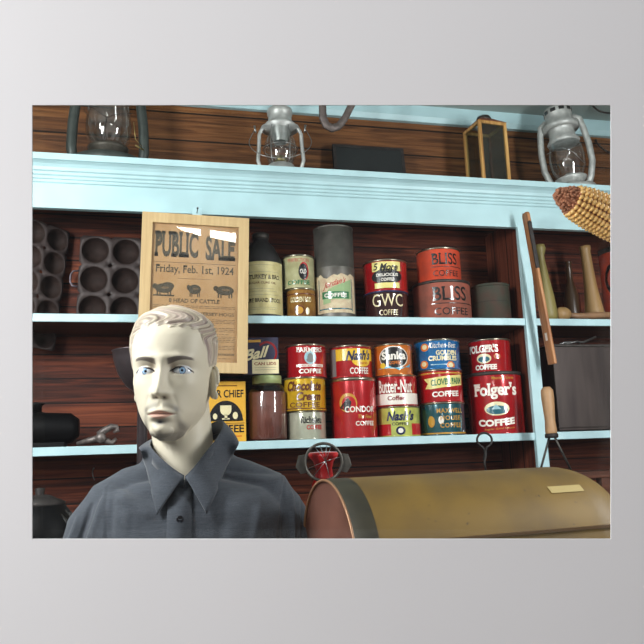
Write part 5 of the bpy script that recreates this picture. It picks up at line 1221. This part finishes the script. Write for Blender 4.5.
    # the figure's right arm (viewer's left) and left arm, sleeves
    b.tube([(-.045, .014, -.062), (-.085, .014, -.080), (-.118, .012, -.102), (-.140, .010, -.142), (-.150, .006, -.20), (-.154, .0, -.30), (-.154, -.02, -.40)], [.036, .042, .046, .052, .056, .054, .050], cloth, 32)
    b.tube([(.055, .014, -.052), (.095, .014, -.068), (.140, .012, -.088), (.164, .010, -.128), (.174, .008, -.19), (.178, .0, -.28), (.178, -.02, -.40)], [.036, .042, .047, .052, .055, .054, .050], cloth, 32)
    # cloth rising to the collar all round the neck
    b.tube([(-.060, .03, -.048), (-.036, .012, -.040)], [.030, .030], cloth, 24); b.tube([(.068, .03, -.042), (.046, .012, -.034)], [.030, .030], cloth, 24)
    b.tube([(-.03, .055, -.040), (.0, .062, -.034), (.04, .055, -.036)], [.026, .028, .026], cloth, 24)
    me = bpy.data.meshes.new('shirt'); me.from_pydata([tuple(lean @ Vector(v)) for v in b.v], [], b.f); me.update()
    bmx = bmesh.new(); bmx.from_mesh(me); bmesh.ops.recalc_face_normals(bmx, faces=bmx.faces); bmx.to_mesh(me); bmx.free()
    so = obj('shirt', me, root)
    rm = so.modifiers.new('fuse', 'REMESH'); rm.mode = 'VOXEL'; rm.voxel_size = .0028; rm.use_smooth_shade = True
    sm = so.modifiers.new('soft', 'SMOOTH'); sm.factor = .5; sm.iterations = 9
    dg = bpy.context.evaluated_depsgraph_get(); me3 = bpy.data.meshes.new_from_object(so.evaluated_get(dg)); so.modifiers.clear(); so.data = me3; me3.name = 'shirt'
    n = len(me3.vertices); cv = np.empty(n * 3); me3.vertices.foreach_get('co', cv); cv = cv.reshape(-1, 3); nv = np.empty(n * 3); me3.vertices.foreach_get('normal', nv); nv = nv.reshape(-1, 3)
    Li = np.array(lean.inverted()); q = xf(Li, cv); x, y, z = q[:, 0], q[:, 1], q[:, 2]
    # folds: drapes from the shoulders and along the sleeves
    def fold(x0, z0, x1, z1, w, amp):
        dx, dz = x1 - x0, z1 - z0; L2 = dx * dx + dz * dz; t = np.clip(((x - x0) * dx + (z - z0) * dz) / L2, 0, 1)
        dd = np.hypot(x - x0 - t * dx, z - z0 - t * dz); ww = w * (.6 + .8 * t); return amp * np.exp(-(dd / ww) ** 2) * np.sin(math.pi * np.clip(t * .9 + .1, 0, 1)) ** .6
    disp = np.zeros(n)
    for f in ((-.13, -.085, -.165, -.24, .007, .006), (-.150, -.10, -.19, -.26, .006, -.007), (-.115, -.085, -.125, -.24, .009, -.005), (-.10, -.08, -.06, -.24, .011, .004), (-.17, -.12, -.215, -.28, .006, .005),
              (-.12, -.065, -.045, -.095, .006, -.004), (-.13, -.080, -.05, -.115, .007, .003), (-.03, -.11, -.02, -.28, .012, .003), (-.085, -.12, -.09, -.3, .009, -.003),
              (.06, -.045, .17, -.052, .0045, -.0035), (.07, -.055, .16, -.066, .006, .0028), (.12, -.09, .09, -.25, .012, .004), (.165, -.09, .15, -.26, .008, -.005), (.18, -.085, .178, -.26, .006, .006), (.06, -.09, .04, -.25, .012, -.003), (.2, -.1, .195, -.26, .006, -.005)):
        disp += np.where(y < .05, fold(*f), 0)
    disp += .0012 * np.sin(x * 60 + 4 * np.sin(z * 30)) * np.sin(z * 44 + 2)
    # sleeve seam on the viewer's right
    seam = np.exp(-((x - (.170 - .22 * np.clip(-z - .06, 0, 1))) / .0022) ** 2) * (y < .03) * (z < -.05) * (z > -.4); disp -= .0022 * seam
    seam2 = np.exp(-((x + (.128 - .05 * np.clip(-z - .06, 0, 1))) / .0018) ** 2) * (y < .03) * (z < -.07); disp -= .0012 * seam2
    cv2 = cv + nv * disp[:, None]; me3.vertices.foreach_set('co', cv2.ravel()); me3.update()
    me3.materials.clear(); me3.materials.append(cloth); me3.polygons.foreach_set('use_smooth', [True] * len(me3.polygons))
    from mathutils.bvhtree import BVHTree
    bv = BVHTree.FromPolygons([tuple(v) for v in cv2], [tuple(p.vertices) for p in me3.polygons])
    def surf_y(x, z, default):
        p = lean @ Vector((x, -.5, z)); h_ = bv.ray_cast(p, lean.to_3x3() @ Vector((0, 1, 0)))
        return (lean.inverted() @ h_[0]).y if h_[0] is not None else default
    LX = lambda px: (px - 187) / 578.0; LZ = lambda py: (443 - py) / 578.0
    # collar: fold line F and outer edge E, (px, py, depth)
    def pt(px, py, lift, dflt=None):
        x, z = LX(px), LZ(py); y = surf_y(x, z, dflt if dflt is not None else 0) - lift if dflt is None or dflt < -.02 else dflt
        return Vector((x, y, z))
    def V3(px, py, y): return Vector((LX(px), y, LZ(py)))
    fold_ = [V3(183.5, 474, -.0665), V3(176, 469.5, -.067), V3(165, 461, -.062), V3(156.5, 453, -.048), V3(152, 447, -.026), V3(151.5, 443, 0), V3(158, 436, .035), V3(172, 431, .062), V3(190, 428, .072), V3(207, 424, .062), V3(219, 420, .035), V3(222.5, 422, 0), V3(219.5, 430, -.028), V3(212.5, 441, -.048), V3(202, 454, -.062), V3(192, 467, -.067), V3(184.5, 475, -.0665)]
    tipL = pt(160, 508.5, .007); tipR = pt(204.5, 508.5, .007)
    edge_ = [tipL, pt(155.5, 493, .006), pt(151, 475, .006), pt(146.5, 462, .006), V3(143, 452, -.035), V3(141, 448, 0), V3(147, 446, .045), V3(166, 446, .078), V3(190, 445, .088), V3(214, 440, .078), V3(232, 437, .045), V3(237, 440, 0), V3(235.5, 446, -.035), pt(229.5, 459, .006), pt(221, 476, .006), pt(213, 491, .006), tipR]
    m_ = 8; cvv = []; ncol = len(fold_)
    # refine along u
    def dens(P_, k_=4):
        o_ = []
        for i in range(len(P_) - 1):
            p0_, p1, p2, p3 = P_[max(i - 1, 0)], P_[i], P_[i + 1], P_[min(i + 2, len(P_) - 1)]
            for j in range(k_):
                t = j / k_; o_.append(.5 * ((2 * p1) + (p2 - p0_) * t + (2 * p0_ - 5 * p1 + 4 * p2 - p3) * t * t + (3 * p1 - p0_ - 3 * p2 + p3) * t ** 3))
        o_.append(P_[-1]); return o_
    Fd, Ed = dens(fold_), dens(edge_); cvv = []; cf = []
    for i in range(len(Fd)):
        for j in range(m_ + 1):
            t = j / m_; p = Fd[i].lerp(Ed[i], t); out = Vector((p.x, p.y - .01, 0)).normalized() * .0035 * math.sin(math.pi * t); cvv.append(lean @ (p + out))
    for i in range(len(Fd) - 1):
        for j in range(m_): cf.append((i * (m_ + 1) + j, (i + 1) * (m_ + 1) + j, (i + 1) * (m_ + 1) + j + 1, i * (m_ + 1) + j + 1))
    b = MB(); b.add(cvv, cf, cloth, True); o = b.build('collar', so); sd = o.modifiers.new('s', 'SOLIDIFY'); sd.thickness = .0022; sd.offset = 0
    # collar stand inside (wraps the neck)
    cvv = []; 
    for i, p in enumerate(Fd):
        cvv += [lean @ (p + Vector((0, 0, .0005))), lean @ (Vector((p.x * .985, p.y * .985, p.z - .022)))]
    b = MB(); b.add(cvv, [(2 * i, 2 * i + 2, 2 * i + 3, 2 * i + 1) for i in range(len(Fd) - 1)], cloth, True); o = b.build('collar_stand', so); sd = o.modifiers.new('s', 'SOLIDIFY'); sd.thickness = .002
    # placket strip, following the chest
    zs_ = np.linspace(LZ(479), -.30, 30)
    def strip(xa, xb, lift, name, mm=cloth, zs__=zs_):
        vs = []
        for z_ in zs__:
            for xq in (xa, xb):
                vs.append(lean @ Vector((xq, surf_y(xq, float(z_), -.1) - lift, float(z_))))
            
        b = MB(); b.add(vs, [(2 * i, 2 * i + 1, 2 * i + 3, 2 * i + 2) for i in range(len(zs__) - 1)], mm, True); o = b.build(name, so); sd = o.modifiers.new('s', 'SOLIDIFY'); sd.thickness = .0022; sd.offset = 0; return o
    strip(LX(169), LX(191), .0016, 'placket')
    # dark throat opening below the collar, top button hidden; one visible button
    bt_m = mat('button_dark', (24, 26, 34), .25)
    for py in (512.5, 566, 620):
        z_ = LZ(py); x_ = LX(180.5); y_ = surf_y(x_, z_, -.1); b = MB()
        b.lathe([(0, 0), (.0052, 0), (.0058, .001), (.0052, .0022), (.0042, .0016), (0, .0016)], bt_m, 24); 
        for dx in (-.0014, .0014): b.lathe([(.0007, .0017), (.0007, .0019), (0, .0019)], mat('thread', (120, 124, 130), .7), 8, X=T((dx, 0, 0)))
        o = b.build('button', so); o.matrix_local = lean @ T((x_, y_ - .0028, z_)) @ RX(90)
    # stand under the torso
    b = MB(); b.lathe([(.17, 0), (.17, .012), (.03, .02), (.018, .04), (.016, o0.z - .44)], TIN, 32); b.build('display_stand', root)
mannequin()

# ------------------------------------------------------------------ lights
# two added glowing panels, standing in for windows mirrored in the poster glass
REFL_GLOW = bpy.data.materials.new('reflection_glow'); REFL_GLOW.use_nodes = True; _b = REFL_GLOW.node_tree.nodes['Principled BSDF']; _b.inputs['Emission Color'].default_value = (1, .98, .95, 1); _b.inputs['Emission Strength'].default_value = 17
def mirror_up(px, py, yl=.76):
    P_ = at(px, py, S - .0565); d = P_ - EYE; d.y *= -1; return P_ + d * ((yl - P_.y) / d.y)
for quad, lb in ((((177, 226.5), (201, 229), (201, 235.5), (181, 229.5)), 'left unseen glowing panel added for the window reflection in the poster glass'), (((210, 230), (236, 233), (236, 242), (210, 237)), 'right unseen glowing panel added for the window reflection in the poster glass')):
    ps = [mirror_up(*q) for q in quad]; c_ = sum(ps, Vector()) / 4; lp_ = empty('reflection_panel', c_, lb, 'lamp')
    b = MB(); b.add([(p.x - c_.x, 0, p.z - c_.z) for p in ps] + [(p.x - c_.x, -.004, p.z - c_.z) for p in ps], [(0, 1, 2, 3), (4, 5, 6, 7), (0, 1, 5, 4), (1, 2, 6, 5), (2, 3, 7, 6), (3, 0, 4, 7)], REFL_GLOW); b.build('panel', lp_)
    b = MB(); b.tube([(0, -.008, 0), (0, -.008, zt + .018 - c_.z)], .003, TIN, 8); b.build('rod', lp_)  # unseen rod, added only to hold the reflection panel
def area(name, loc, target, sx, sy, power, col=(1, 1, 1), shape='RECTANGLE', spread=180):
    l = bpy.data.lights.new(name, 'AREA'); l.shape = shape; l.size = sx; l.size_y = sy; l.energy = power; l.color = col; l.spread = R(spread)
    o = bpy.data.objects.new(name, l); C.objects.link(o); o.location = loc
    o.rotation_euler = (Vector(target) - Vector(loc)).to_track_quat('-Z', 'Y').to_euler(); return o
area('daylight_window_left', (-.85, 1.0, 2.05), (.5, 2.2, 1.5), .3, .75, 48, (.96, .98, 1))
area('daylight_window_right', (1.62, .7, 2.0), (1.0, 2.3, 1.55), .18, .85, 26, (.97, .98, 1))
area('wall_light', (-2.3, -1.15, 2.45), (-.1, .8, 1.6), 1.4, 1.4, 92, (1, .99, .98))
w = bpy.data.worlds.new('world'); scene.world = w; w.use_nodes = True
w.node_tree.nodes['Background'].inputs[0].default_value = (.9, .93, 1, 1); w.node_tree.nodes['Background'].inputs[1].default_value = .24
